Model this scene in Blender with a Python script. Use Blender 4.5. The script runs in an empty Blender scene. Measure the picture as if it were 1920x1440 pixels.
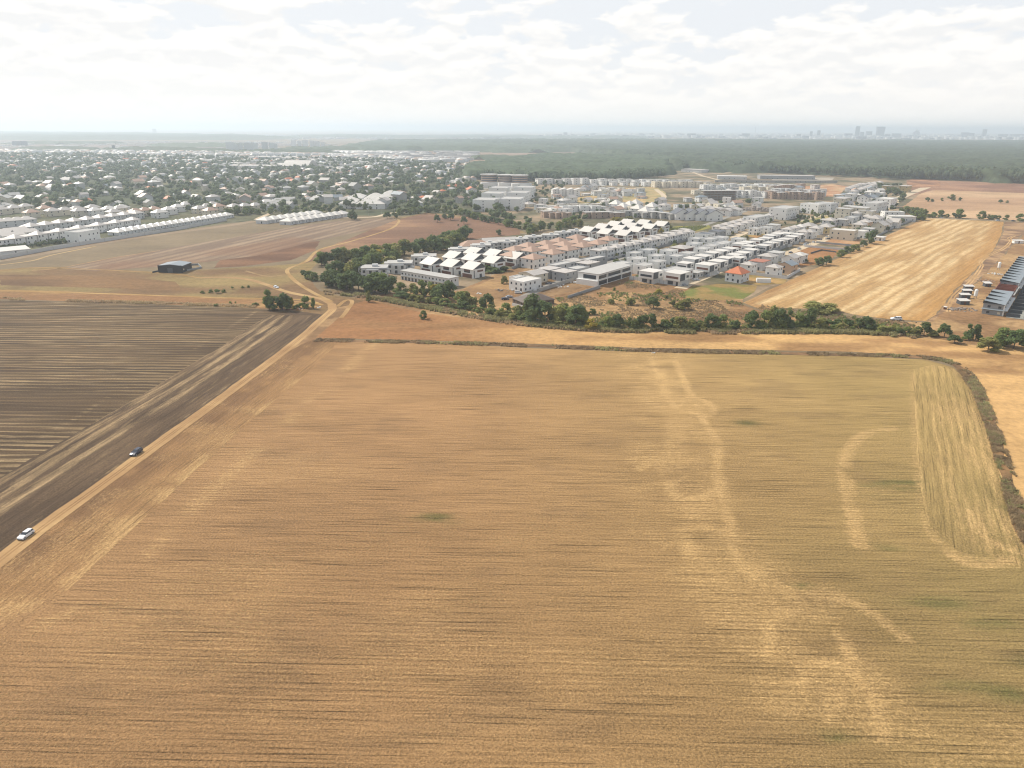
import bpy, math, random, re
import numpy as np
from mathutils import Vector, Matrix
from mathutils.geometry import delaunay_2d_cdt

random.seed(7); RNG = np.random.default_rng(7)
SC = bpy.context.scene
COL = SC.collection
R = math.radians

# ------------------------------------------------------------------ camera, sky, sun, exposure
H, F = 95.0, 1380.0                    # flying height (m), focal length in pixels of a 1920 px wide frame
PITCH, ROLL = math.atan(480 / F), math.atan(8 / 1920)
_f = Vector((0, math.cos(PITCH), -math.sin(PITCH)))
_u0 = Vector((0, math.sin(PITCH), math.cos(PITCH)))
_r = Vector((1, 0, 0)) * math.cos(ROLL) + _u0 * math.sin(ROLL)
_u = _r.cross(_f)
cam = bpy.data.cameras.new('camera'); camo = bpy.data.objects.new('camera', cam); COL.objects.link(camo)
camo.matrix_world = Matrix(((_r.x, _u.x, -_f.x, 0), (_r.y, _u.y, -_f.y, 0), (_r.z, _u.z, -_f.z, H), (0, 0, 0, 1)))
cam.sensor_width = 36; cam.lens = 36 * F / 1920; cam.clip_start = 1; cam.clip_end = 300000
SC.camera = camo

SUN_AZ, SUN_EL = R(-53), R(42)         # azimuth from the viewing direction (left of it), elevation
SUN_STRENGTH = 4.5
SKY_STRENGTH = 0.10
sun = bpy.data.lights.new('sun', 'SUN'); sun.energy = SUN_STRENGTH; sun.angle = R(0.5); sun.color = (1, .94, .83)
suno = bpy.data.objects.new('sun', sun); COL.objects.link(suno)
sdir = Vector((math.sin(SUN_AZ) * math.cos(SUN_EL), math.cos(SUN_AZ) * math.cos(SUN_EL), math.sin(SUN_EL)))
suno.rotation_euler = sdir.to_track_quat('Z', 'Y').to_euler()

world = bpy.data.worlds.new('World'); SC.world = world; world.use_nodes = True
def build_world():
    nt = world.node_tree; N = nt.nodes; L = nt.links; N.clear()
    def nd(t, **k):
        n = N.new(t)
        for a, b in k.items(): setattr(n, a, b)
        return n
    def m(op, a, b=None, c=None):
        n = nd('ShaderNodeMath', operation=op)
        for i, v in enumerate((a, b, c)):
            if v is None: continue
            if isinstance(v, (int, float)): n.inputs[i].default_value = v
            else: L.new(v, n.inputs[i])
        return n.outputs[0]
    sky = nd('ShaderNodeTexSky', sky_type='NISHITA', sun_disc=False, sun_elevation=SUN_EL, sun_rotation=SUN_AZ)
    sky.dust_density = 2.5; sky.air_density = 1.0; sky.ozone_density = 1.0; sky.altitude = 150
    tc = nd('ShaderNodeTexCoord')
    sep = nd('ShaderNodeSeparateXYZ'); L.new(tc.outputs['Generated'], sep.inputs[0])
    z = sep.outputs['Z']
    def cloud_noise(dz, scale, detail, zs, rough=.55):
        cb = nd('ShaderNodeCombineXYZ')
        L.new(sep.outputs['X'], cb.inputs[0]); L.new(sep.outputs['Y'], cb.inputs[1])
        L.new(m('ADD', m('MULTIPLY', z, zs), dz), cb.inputs[2])
        n = nd('ShaderNodeTexNoise'); n.inputs['Scale'].default_value = scale
        n.inputs['Detail'].default_value = detail; n.inputs['Roughness'].default_value = rough
        n.inputs['Distortion'].default_value = .25
        L.new(cb.outputs[0], n.inputs['Vector']); return n.outputs[0]
    big = cloud_noise(1.7, 4.5, 2, 2.6)
    n1 = cloud_noise(0, 19, 8, 2.6, .5); n2 = cloud_noise(.022, 19, 8, 2.6, .5)
    # cumulus: full cover towards the horizon, broken higher up
    field = m('ADD', m('MULTIPLY', n1, .8), m('MULTIPLY', big, .55))
    thr = m('ADD', .46, m('MULTIPLY', m('MINIMUM', m('MAXIMUM', z, 0.0), .5), 1.35))
    mask = nd('ShaderNodeMapRange', interpolation_type='SMOOTHSTEP')
    L.new(m('SUBTRACT', field, thr), mask.inputs[0]); mask.inputs[1].default_value = -.03; mask.inputs[2].default_value = .07
    shade = nd('ShaderNodeMapRange'); L.new(m('SUBTRACT', n1, n2), shade.inputs[0])
    shade.inputs[1].default_value = -.09; shade.inputs[2].default_value = .09
    ccol = nd('ShaderNodeMix', data_type='RGBA'); L.new(shade.outputs[0], ccol.inputs[0])
    ccol.inputs[6].default_value = (8.5, 8.5, 8.45, 1); ccol.inputs[7].default_value = (9.7, 9.5, 9.2, 1)
    # thin high veil whitening the blue, thinning out towards the zenith
    veil = nd('ShaderNodeMapRange'); L.new(z, veil.inputs[0]); veil.inputs[1].default_value = .15; veil.inputs[2].default_value = .7
    veil.inputs[3].default_value = .93; veil.inputs[4].default_value = .40
    base = nd('ShaderNodeMix', data_type='RGBA'); L.new(veil.outputs[0], base.inputs[0])
    L.new(sky.outputs[0], base.inputs[6]); base.inputs[7].default_value = (8.2, 8.45, 8.75, 1)
    mx = nd('ShaderNodeMix', data_type='RGBA'); L.new(mask.outputs[0], mx.inputs[0])
    L.new(base.outputs[2], mx.inputs[6]); L.new(ccol.outputs[2], mx.inputs[7])
    low = nd('ShaderNodeMapRange', interpolation_type='SMOOTHSTEP'); L.new(z, low.inputs[0]); low.inputs[1].default_value = .10; low.inputs[2].default_value = -.01
    mx2 = nd('ShaderNodeMix', data_type='RGBA'); L.new(low.outputs[0], mx2.inputs[0])
    L.new(mx.outputs[2], mx2.inputs[6]); mx2.inputs[7].default_value = (9.3, 9.1, 8.75, 1)
    bg = nd('ShaderNodeBackground'); bg.inputs[1].default_value = SKY_STRENGTH
    L.new(mx2.outputs[2], bg.inputs[0])
    o = nd('ShaderNodeOutputWorld'); L.new(bg.outputs[0], o.inputs[0])
build_world()
vs = SC.view_settings; vs.view_transform = 'Standard'; vs.look = 'None'; vs.exposure = 0.14; vs.gamma = 1; vs.use_curve_mapping = False
cy = SC.cycles
cy.use_denoising = True; cy.denoiser = 'OPENIMAGEDENOISE'; cy.denoising_input_passes = 'RGB_ALBEDO_NORMAL'; cy.denoising_prefilter = 'ACCURATE'
SC.cycles.pixel_filter_type = 'BLACKMAN_HARRIS'; cy.filter_width = 1.15
cy.max_bounces = 5; cy.diffuse_bounces = 2; cy.glossy_bounces = 2; cy.transmission_bounces = 2; cy.volume_bounces = 2
cy.use_adaptive_sampling = True; cy.adaptive_threshold = .01
SC.render.film_transparent = False

# ------------------------------------------------------------------ helpers
def G(px, py, z=0.0):
    """place of a picture point on the level z (photograph pixels) -> world x, y, z"""
    d = _f * F + _r * (px - 960) - _u * (py - 720)
    if d.z > -0.6: d.z = -0.6
    t = (z - H) / d.z
    return Vector((d.x * t, d.y * t, z))
def mpp(px, py):
    """metres per photograph pixel there"""
    p = G(px, py); return (p - Vector((0, 0, H))).dot(_f) / F
def lin(c, k=1.0):
    return tuple((((v / 255) / 12.92 if v <= 10 else ((v / 255 + .055) / 1.055) ** 2.4)) * k for v in c)
ALB = 0.68
def C(r, g, b):
    c = np.array(lin((r, g, b), ALB)); return np.maximum(c * .99 + .01 * c.mean(), .004) * np.array([1.0, .99, .95])

_perm = RNG.random((256, 256))
def vnoise(x, y):
    xi = np.floor(x).astype(int); yi = np.floor(y).astype(int); fx = x - xi; fy = y - yi
    fx = fx * fx * (3 - 2 * fx); fy = fy * fy * (3 - 2 * fy)
    g = lambda a, b: _perm[a & 255, b & 255]
    return (g(xi, yi) * (1 - fx) + g(xi + 1, yi) * fx) * (1 - fy) + (g(xi, yi + 1) * (1 - fx) + g(xi + 1, yi + 1) * fx) * fy
def fbm(x, y, s, o=4, seed=0):
    v = 0; a = .5; t = 0
    for i in range(o):
        v = v + a * vnoise(x / s + 17.3 * (i + seed), y / s + 9.1 * (i + seed)); t += a; a *= .5; s *= .5
    return v / t
def sstep(a, b, x):
    t = np.clip((x - a) / (b - a), 0, 1); return t * t * (3 - 2 * t)
def pdist(X, Y, pts):
    d = np.full(X.shape, 1e9)
    for (ax, ay), (bx, by) in zip(pts[:-1], pts[1:]):
        vx, vy = bx - ax, by - ay; L2 = vx * vx + vy * vy + 1e-9
        t = np.clip(((X - ax) * vx + (Y - ay) * vy) / L2, 0, 1)
        d = np.minimum(d, np.hypot(X - ax - t * vx, Y - ay - t * vy))
    return d
def inside(X, Y, poly):
    c = np.zeros(X.shape, bool); n = len(poly)
    for i in range(n):
        (ax, ay), (bx, by) = poly[i], poly[(i + 1) % n]
        if ay == by: continue
        k = ((ay > Y) != (by > Y)) & (X < (bx - ax) * (Y - ay) / (by - ay) + ax)
        c ^= k
    return c
def W(pxs): return [tuple(G(*p)[:2]) for p in pxs]
def smooth(pts, n=6):
    """Catmull-Rom through world points"""
    out = []; P = [np.array(p) for p in pts]; P = [2 * P[0] - P[1]] + P + [2 * P[-1] - P[-2]]
    for i in range(1, len(P) - 2):
        for k in range(n):
            t = k / n; a, b, c, d = P[i - 1:i + 3]
            out.append(tuple(.5 * (2 * b + (c - a) * t + (2 * a - 5 * b + 4 * c - d) * t * t + (3 * b - a - 3 * c + d) * t ** 3)))
    out.append(tuple(P[-2])); return out

def setp(o, label=None, cat=None, group=None, kind=None):
    if label: o['label'] = label
    if cat: o['category'] = cat
    if group: o['group'] = group
    if kind: o['kind'] = kind
    return o
def mesh_np(name, V, Fc, mat=None, smooth_=False, tint=None, mats=None, midx=None):
    V = np.asarray(V, np.float32); me = bpy.data.meshes.new(name)
    Fc = np.asarray(Fc, np.int32); k = Fc.shape[1]
    me.vertices.add(len(V)); me.vertices.foreach_set('co', V.ravel())
    me.loops.add(Fc.size); me.loops.foreach_set('vertex_index', Fc.ravel())
    me.polygons.add(len(Fc)); me.polygons.foreach_set('loop_start', np.arange(0, Fc.size, k, dtype=np.int32))
    me.polygons.foreach_set('loop_total', np.full(len(Fc), k, np.int32))
    if smooth_: me.polygons.foreach_set('use_smooth', np.ones(len(Fc), bool))
    if mats:
        for m_ in mats: me.materials.append(m_)
        if midx is not None: me.polygons.foreach_set('material_index', np.asarray(midx, np.int32))
    elif mat: me.materials.append(mat)
    if tint is not None:
        a = me.color_attributes.new('tint', 'FLOAT_COLOR', 'POINT'); tint = np.asarray(tint)
        T = np.zeros((len(V), 4), np.float32); T[:, :tint.shape[1]] = tint; a.data.foreach_set('color', T.ravel())
    me.update(calc_edges=True); me.validate(); return me
def link(name, me, parent=None, loc=None, rot=None, scale=None):
    o = bpy.data.objects.new(name, me); COL.objects.link(o)
    if parent is not None: o.parent = parent
    if loc is not None: o.location = loc
    if rot is not None: o.rotation_euler = (0, 0, rot)
    if scale is not None: o.scale = scale if not isinstance(scale, (int, float)) else (scale,) * 3
    return o

class MB:
    def __init__(s): s.v = []; s.f = []
    def quad(s, *p):
        b = len(s.v); s.v += [tuple(q) for q in p]; s.f.append(tuple(range(b, b + len(p)))); return s
    def box(s, x0, x1, y0, y1, z0, z1):
        b = len(s.v)
        s.v += [(x0, y0, z0), (x1, y0, z0), (x1, y1, z0), (x0, y1, z0), (x0, y0, z1), (x1, y0, z1), (x1, y1, z1), (x0, y1, z1)]
        s.f += [tuple(b + i for i in q) for q in ((0, 3, 2, 1), (4, 5, 6, 7), (0, 1, 5, 4), (1, 2, 6, 5), (2, 3, 7, 6), (3, 0, 4, 7))]
        return s
    def prism(s, prof, y0, y1, axis='y'):
        """profile of (x, z) swept along y (or (y, z) along x)"""
        n = len(prof); b = len(s.v)
        for t in (y0, y1):
            s.v += [((p, t, q) if axis == 'y' else (t, p, q)) for p, q in prof]
        s.f.append(tuple(b + i for i in range(n))); s.f.append(tuple(b + n + i for i in reversed(range(n))))
        for i in range(n): j = (i + 1) % n; s.f.append((b + i, b + n + i, b + n + j, b + j))
        return s
    def cyl(s, x, y, z0, z1, r0, r1=None, n=12, axis='z'):
        r1 = r0 if r1 is None else r1; b = len(s.v)
        for z, r in ((z0, r0), (z1, r1)):
            for i in range(n):
                a = 2 * math.pi * i / n; p, q = r * math.cos(a), r * math.sin(a)
                s.v.append((x + p, y + q, z) if axis == 'z' else ((x + p, z, y + q) if axis == 'y' else (z, x + p, y + q)))
        s.f.append(tuple(range(b, b + n))[::-1]); s.f.append(tuple(range(b + n, b + 2 * n)))
        for i in range(n): j = (i + 1) % n; s.f.append((b + i, b + j, b + n + j, b + n + i))
        return s
    def mesh(s, name, mat, bevel=0):
        me = bpy.data.meshes.new(name); me.from_pydata(s.v, [], s.f)
        import bmesh
        bm = bmesh.new(); bm.from_mesh(me); bmesh.ops.recalc_face_normals(bm, faces=bm.faces)
        if bevel: bmesh.ops.bevel(bm, geom=bm.edges[:], offset=bevel, segments=2, affect='EDGES')
        bm.to_mesh(me); bm.free(); me.materials.append(mat); return me

# ------------------------------------------------------------------ materials
def newmat(name):
    m = bpy.data.materials.new(name); m.use_nodes = True; nt = m.node_tree
    return m, nt, nt.nodes['Principled BSDF']
def nd(nt, t, **k):
    n = nt.nodes.new(t)
    for a, b in k.items(): setattr(n, a, b)
    return n
def nmath(nt, op, a, b=None, clamp=False):
    n = nd(nt, 'ShaderNodeMath', operation=op, use_clamp=clamp)
    for i, v in enumerate((a, b)):
        if v is None: continue
        if isinstance(v, (int, float)): n.inputs[i].default_value = v
        else: nt.links.new(v, n.inputs[i])
    return n.outputs[0]
def nnoise(nt, vec, scale, detail=3, rough=.6, sx=1, sy=1, sz=1, rot=0, dist=0):
    mp = nd(nt, 'ShaderNodeMapping'); mp.inputs['Scale'].default_value = (sx, sy, sz)
    rt = nd(nt, 'ShaderNodeVectorRotate', rotation_type='Z_AXIS'); rt.inputs['Angle'].default_value = -rot
    nt.links.new(vec, rt.inputs['Vector']); nt.links.new(rt.outputs[0], mp.inputs[0])
    n = nd(nt, 'ShaderNodeTexNoise'); n.inputs['Scale'].default_value = scale; n.inputs['Detail'].default_value = detail
    n.inputs['Roughness'].default_value = rough; n.inputs['Distortion'].default_value = dist
    nt.links.new(mp.outputs[0], n.inputs['Vector']); return n.outputs[0]
def wall_mat(name, col, rough=.85, var=.10, spec=.3, metal=0, ns=.6):
    m, nt, p = newmat(name); g = nd(nt, 'ShaderNodeNewGeometry'); oi = nd(nt, 'ShaderNodeObjectInfo')
    a = nnoise(nt, g.outputs['Position'], ns, 4, .65, 1, 1, .35)
    k = nmath(nt, 'ADD', 1 - var * 1.1, nmath(nt, 'MULTIPLY', a, var * 1.6))
    k = nmath(nt, 'MULTIPLY', k, nmath(nt, 'ADD', .93, nmath(nt, 'MULTIPLY', oi.outputs['Random'], .1)))
    mx = nd(nt, 'ShaderNodeVectorMath', operation='SCALE'); mx.inputs[0].default_value = col; nt.links.new(k, mx.inputs['Scale'])
    nt.links.new(mx.outputs[0], p.inputs['Base Color']); p.inputs['Roughness'].default_value = rough
    p.inputs['Specular IOR Level'].default_value = spec; p.inputs['Metallic'].default_value = metal
    return m
M = {}
M['white'] = wall_mat('white_render', (.77, .76, .73))
M['cream'] = wall_mat('cream_render', (.66, .60, .48))
M['yellow'] = wall_mat('yellow_render', (.62, .50, .26))
M['salmon'] = wall_mat('salmon_render', (.58, .40, .27))
M['grey'] = wall_mat('grey_render', (.30, .31, .32))
M['midgrey'] = wall_mat('mid_grey_render', (.54, .54, .53))
M['lightgrey'] = wall_mat('pale_grey_render', (.61, .615, .61))
M['darkgrey'] = wall_mat('dark_grey_finish', (.075, .085, .10), .6)
M['brick'] = wall_mat('raw_brick', (.40, .29, .22), .9, .3)
M['redbrick'] = wall_mat('new_red_brick', (.27, .095, .065), .9, .3)
M['concrete'] = wall_mat('concrete', (.40, .385, .36), .9, .2)
M['roofgrey'] = wall_mat('flat_roof_membrane', (.47, .455, .43), .8, .22)
M['roofwhite'] = wall_mat('white_metal_roof', (.66, .62, .56), .4, .12, .5)
M['roofpale'] = wall_mat('pale_tile_roof', (.49, .45, .41), .55, .2, .5)
M['roofbrown'] = wall_mat('brown_tile_roof', (.45, .29, .205), .5, .2, .45)
M['roofdark'] = wall_mat('dark_sheet_roof', (.10, .105, .12), .45, .2, .5)
M['roofslate'] = wall_mat('slate_blue_sheet_roof', (.22, .255, .28), .42, .15, .5)
M['roofbronze'] = wall_mat('bronze_sheet_roof', (.12, .085, .065), .5, .2, .5)
M['terracotta'] = wall_mat('orange_tile_roof', (.60, .19, .085), .6, .2)
M['roofred'] = wall_mat('red_tile_roof', (.42, .16, .10), .6, .2)
M['ochre'] = wall_mat('ochre_render', (.48, .37, .18))
M['glass'] = wall_mat('window_glass', (.035, .045, .06), .12, .1, .6)
M['brownwin'] = wall_mat('brown_shutter', (.14, .055, .035), .5, .2)
M['black'] = wall_mat('black_sheet', (.018, .02, .024), .5)
M['rubber'] = wall_mat('tyre_rubber', (.02, .02, .02), .8)
M['carwhite'] = wall_mat('white_car_paint', (.78, .80, .82), .22, .02, .7)
M['carnavy'] = wall_mat('navy_car_paint', (.012, .018, .045), .2, .02, .8)
M['carsilver'] = wall_mat('silver_car_paint', (.45, .47, .50), .25, .02, .7)
M['plastic'] = wall_mat('white_plastic', (.78, .78, .76), .4)
M['lamp'] = wall_mat('lamp_lens', (.6, .6, .6), .15)
M['bark'] = wall_mat('bark', (.10, .075, .055), .9, .3)
M['junk'] = wall_mat('rubble_mix', (.36, .31, .27), .9, .5, ns=1.5)
M['far'] = wall_mat('far_building', (.08, .09, .11), .8, .3, ns=.02)
M['farwhite'] = wall_mat('far_pale_building', (.62, .62, .61), .7, .3, ns=.03)

def leaf_mat(name, col, var=.45, clump=.45):
    m, nt, p = newmat(name); g = nd(nt, 'ShaderNodeNewGeometry'); oi = nd(nt, 'ShaderNodeObjectInfo')
    n1 = nnoise(nt, g.outputs['Position'], clump, 2, .6)
    n2 = nnoise(nt, g.outputs['Position'], .05, 2, .6)
    k = nmath(nt, 'ADD', nmath(nt, 'MULTIPLY', n1, var * 2), nmath(nt, 'MULTIPLY', oi.outputs['Random'], .35))
    k = nmath(nt, 'ADD', nmath(nt, 'ADD', k, .82 - var), nmath(nt, 'MULTIPLY', nmath(nt, 'SUBTRACT', nnoise(nt, g.outputs['Position'], .018, 4, .75), .5), 1.5 if name.startswith('forest') else .5))
    hs = nd(nt, 'ShaderNodeHueSaturation'); hs.inputs['Color'].default_value = (*col, 1)
    nt.links.new(k, hs.inputs['Value'])
    nt.links.new(nmath(nt, 'ADD', .475, nmath(nt, 'MULTIPLY', n2, .05)), hs.inputs['Hue'])
    nt.links.new(hs.outputs[0], p.inputs['Base Color']); p.inputs['Roughness'].default_value = .7
    p.inputs['Specular IOR Level'].default_value = .15
    tr = nd(nt, 'ShaderNodeBsdfTranslucent'); nt.links.new(hs.outputs[0], tr.inputs[0])
    mx = nd(nt, 'ShaderNodeMixShader'); mx.inputs[0].default_value = .42
    nt.links.new(p.outputs[0], mx.inputs[1]); nt.links.new(tr.outputs[0], mx.inputs[2])
    nt.links.new(mx.outputs[0], nt.nodes['Material Output'].inputs[0]); return m
LM = {'dark': leaf_mat('dark_green_leaves', (.14, .185, .07)), 'green': leaf_mat('green_leaves', (.21, .255, .080)),
      'olive': leaf_mat('olive_leaves', (.30, .295, .10)), 'yellow': leaf_mat('yellowing_leaves', (.40, .33, .06)),
      'forest': leaf_mat('forest_leaves', (.105, .14, .075), .6, .07), 'village': leaf_mat('garden_leaves', (.115, .145, .065), .55, .12),
      'dry': leaf_mat('dry_brown_weeds', (.40, .30, .18), .7, .3), 'reed': leaf_mat('dry_green_reeds', (.38, .35, .17), .5, .2),
      'straw': leaf_mat('straw', (.50, .37, .20), .4, .8), 'weed': leaf_mat('green_weeds', (.22, .24, .09), .4, .5)}

def ground_mat(name, rot=0.0, rowscale=1.0, stretch=.06, c_row=.3, c_fine=.3, fine=1.2, c_big=.2, bump=.15, line=0.0, speck=0.0, pale=None, pn=(1.6, .4), psh=.56, wave=0, wamp=.3, wk=0):
    """colour = tint attribute x row-wise streaks x grain"""
    m, nt, p = newmat(name); g = nd(nt, 'ShaderNodeNewGeometry'); P = g.outputs['Position']
    at = nd(nt, 'ShaderNodeAttribute', attribute_name='tint')
    rows = nmath(nt, 'ADD', nmath(nt, 'MULTIPLY', nnoise(nt, P, rowscale, 4, .7, stretch, 1, 1, rot), .8), nmath(nt, 'MULTIPLY', nnoise(nt, P, rowscale * .3, 3, .6, stretch * 2, 1, 1, rot), .2))
    grain = nnoise(nt, P, fine, 4, .72)
    bigs = nnoise(nt, P, .02, 3, .6, .6, 1, 1, rot)
    k = nmath(nt, 'MULTIPLY', nmath(nt, 'SUBTRACT', rows, .5), c_row * 4)
    k = nmath(nt, 'ADD', k, nmath(nt, 'MULTIPLY', nmath(nt, 'SUBTRACT', grain, .5), c_fine * 4))
    k = nmath(nt, 'ADD', k, nmath(nt, 'MULTIPLY', nmath(nt, 'SUBTRACT', bigs, .5), c_big * 3))
    if line:
        ln = nnoise(nt, P, 2.3, 2, .5, .015, 1, 1, rot)
        mr = nd(nt, 'ShaderNodeMapRange'); nt.links.new(ln, mr.inputs[0]); mr.inputs[1].default_value = .585; mr.inputs[2].default_value = .68
        k = nmath(nt, 'SUBTRACT', k, nmath(nt, 'MULTIPLY', nmath(nt, 'MULTIPLY', mr.outputs[0], grain), line * 2))
    if speck:
        sp = nnoise(nt, P, 3.4, 2, .6, .7, 1, 1, rot)
        mr = nd(nt, 'ShaderNodeMapRange'); nt.links.new(sp, mr.inputs[0]); mr.inputs[1].default_value = .62; mr.inputs[2].default_value = .75
        k = nmath(nt, 'ADD', k, nmath(nt, 'MULTIPLY', mr.outputs[0], speck))
    k = nmath(nt, 'MAXIMUM', nmath(nt, 'ADD', k, 1.0), .25)
    base = at.outputs['Color']; wv_ = None
    if wave:
        rt = nd(nt, 'ShaderNodeVectorRotate', rotation_type='Z_AXIS'); rt.inputs['Angle'].default_value = -rot; nt.links.new(P, rt.inputs['Vector'])
        sp_ = nd(nt, 'ShaderNodeSeparateXYZ'); nt.links.new(rt.outputs[0], sp_.inputs[0])
        wn = nnoise(nt, P, .25, 3, .6, .12, 1, 1, rot)
        wv_ = nmath(nt, 'SINE', nmath(nt, 'ADD', nmath(nt, 'MULTIPLY', sp_.outputs['Y'], 2 * math.pi / wave), nmath(nt, 'MULTIPLY', wn, 9.0)))
        k = nmath(nt, 'ADD', k, nmath(nt, 'MULTIPLY', wv_, wk))
    if pale is not None:
        al = at.outputs['Alpha']; g2 = nnoise(nt, P, pn[0], 5, .8, pn[1], 1, 1, rot)
        f_ = nmath(nt, 'ADD', nmath(nt, 'MULTIPLY', al, 1.0), nmath(nt, 'MULTIPLY', nmath(nt, 'SUBTRACT', g2, psh), 3.6), True)
        if wave: f_ = nmath(nt, 'ADD', f_, nmath(nt, 'MULTIPLY', wv_, wamp), True)
        f_ = nmath(nt, 'MULTIPLY', f_, nmath(nt, 'MULTIPLY', al, 3.0, True), True)
        pm = nd(nt, 'ShaderNodeMix', data_type='RGBA'); nt.links.new(nmath(nt, 'MULTIPLY', f_, .85), pm.inputs[0]); nt.links.new(base, pm.inputs[6]); pm.inputs[7].default_value = (*pale, 1); base = pm.outputs[2]
    mx = nd(nt, 'ShaderNodeVectorMath', operation='SCALE'); nt.links.new(base, mx.inputs[0]); nt.links.new(k, mx.inputs['Scale'])
    nt.links.new(mx.outputs[0], p.inputs['Base Color']); p.inputs['Roughness'].default_value = .95; p.inputs['Specular IOR Level'].default_value = .1
    if bump:
        b = nd(nt, 'ShaderNodeBump'); b.inputs['Distance'].default_value = bump; b.inputs['Strength'].default_value = .8
        nt.links.new(nmath(nt, 'ADD', nmath(nt, 'MULTIPLY', rows, .6), grain), b.inputs['Height']); nt.links.new(b.outputs[0], p.inputs['Normal'])
    return m

# ------------------------------------------------------------------ ground sheets
def angle_of(p0, p1):
    a, b = G(*p0), G(*p1); return math.atan2(b.y - a.y, b.x - a.x)
FIELDS = []
def sheet(name, pts, z, mat, tintf, step, jit=1.0, world_pts=False, seed=0, kind='structure', label=None):
    P = list(pts) if world_pts else W(pts)
    out = []; n = len(P)
    for i in range(n):
        a, b = np.array(P[i]), np.array(P[(i + 1) % n]); d = np.hypot(*(b - a)); k = max(1, min(400, int(d / max(step * .8, 1.2))))
        for j in range(k): out.append(a + (b - a) * j / k)
    B = np.array(out); ph = fbm(B[:, 0], B[:, 1], 14, 3, seed) - .5; pv = fbm(B[:, 0], B[:, 1], 14, 3, seed + 31) - .5
    if jit: B = B + np.stack([ph, pv], 1) * 2 * jit
    x0, y0 = B.min(0); x1, y1 = B.max(0)
    nx, ny = int((x1 - x0) / step) + 1, int((y1 - y0) / step) + 1
    gx, gy = np.meshgrid(x0 + np.arange(nx) * step, y0 + np.arange(ny) * step)
    gx = (gx + RNG.uniform(-.2, .2, gx.shape) * step).ravel(); gy = (gy + RNG.uniform(-.2, .2, gy.shape) * step).ravel()
    k = inside(gx, gy, [tuple(q) for q in B]); gx, gy = gx[k], gy[k]
    if len(gx) > 0:
        # keep clear of the outline
        closed = [tuple(q) for q in B] + [tuple(B[0])]
        if len(gx) * len(closed) < 6e7: k = pdist(gx, gy, closed) > step * .35; gx, gy = gx[k], gy[k]
    A = np.concatenate([B, np.stack([gx, gy], 1)]); c = A.mean(0)
    vs_ = [Vector((float(a - c[0]), float(b - c[1]))) for a, b in A]; nb = len(B)
    r = delaunay_2d_cdt(vs_, [(i, (i + 1) % nb) for i in range(nb)], [], 1, 1e-4)
    V = np.array([(v.x + c[0], v.y + c[1], z) for v in r[0]]); T = [f for f in r[2] if len(f) == 3]
    tint = tintf(V[:, 0], V[:, 1]) if callable(tintf) else np.tile(tintf, (len(V), 1))
    Fc = np.array(T, np.int32)
    e1 = V[Fc[:, 1], :2] - V[Fc[:, 0], :2]; e2 = V[Fc[:, 2], :2] - V[Fc[:, 0], :2]
    flip = (e1[:, 0] * e2[:, 1] - e1[:, 1] * e2[:, 0]) < 0; Fc[flip] = Fc[flip][:, ::-1]
    o = link(name, mesh_np(name, V, Fc, mat, tint=tint)); setp(o, kind=kind, label=label); return o
def strip(name, pts, width, z, mat, tintf, jit=.35, smoothn=5, kind='structure', taper=False, seed=0):
    """a ribbon on the ground along picture points"""
    P = smooth(W(pts), smoothn) if smoothn else W(pts)
    D = []
    for a, b in zip(P[:-1], P[1:]):
        k = max(1, min(60, int(math.dist(a, b) / 3)))
        for j in range(k): D.append((a[0] + (b[0] - a[0]) * j / k, a[1] + (b[1] - a[1]) * j / k))
    D.append(P[-1]); D = np.array(D); T = np.gradient(D, axis=0); T /= np.linalg.norm(T, axis=1)[:, None] + 1e-9
    Nn = np.stack([-T[:, 1], T[:, 0]], 1)
    wl = width / 2 + (fbm(D[:, 0], D[:, 1], 9, 3, seed) - .5) * 2 * jit; wr = width / 2 + (fbm(D[:, 0], D[:, 1], 9, 3, seed + 5) - .5) * 2 * jit
    A = D + Nn * wl[:, None]; Bm = D; E = D - Nn * wr[:, None]
    V = np.concatenate([A, Bm, E]); V = np.c_[V, np.full(len(V), z)]; n = len(D)
    Fc = [(i, i + n, i + 1 + n, i + 1) for i in range(n - 1)] + [(i + n, i + 2 * n, i + 1 + 2 * n, i + 1 + n) for i in range(n - 1)]
    tint = tintf(V[:, 0], V[:, 1]) if callable(tintf) else np.tile(tintf, (len(V), 1))
    o = link(name, mesh_np(name, V, Fc, mat, tint=tint)); setp(o, kind=kind); return o
def mixc(a, b, t):
    if np.ndim(a) == 2 and a.shape[1] == 4: return np.c_[mixc(a[:, :3], b, t), a[:, 3]]
    return a * (1 - t[:, None]) + b * t[:, None]
def mottled(a, b, s=40, lo=.35, hi=.65, seed=3, stretch=(1, 1), rot=0):
    def f(X, Y):
        c, s_ = math.cos(rot), math.sin(rot); U = (X * c + Y * s_) / stretch[0]; V_ = (-X * s_ + Y * c) / stretch[1]
        return mixc(a, b, sstep(lo, hi, fbm(U, V_, s, 4, seed)))
    return f

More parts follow.
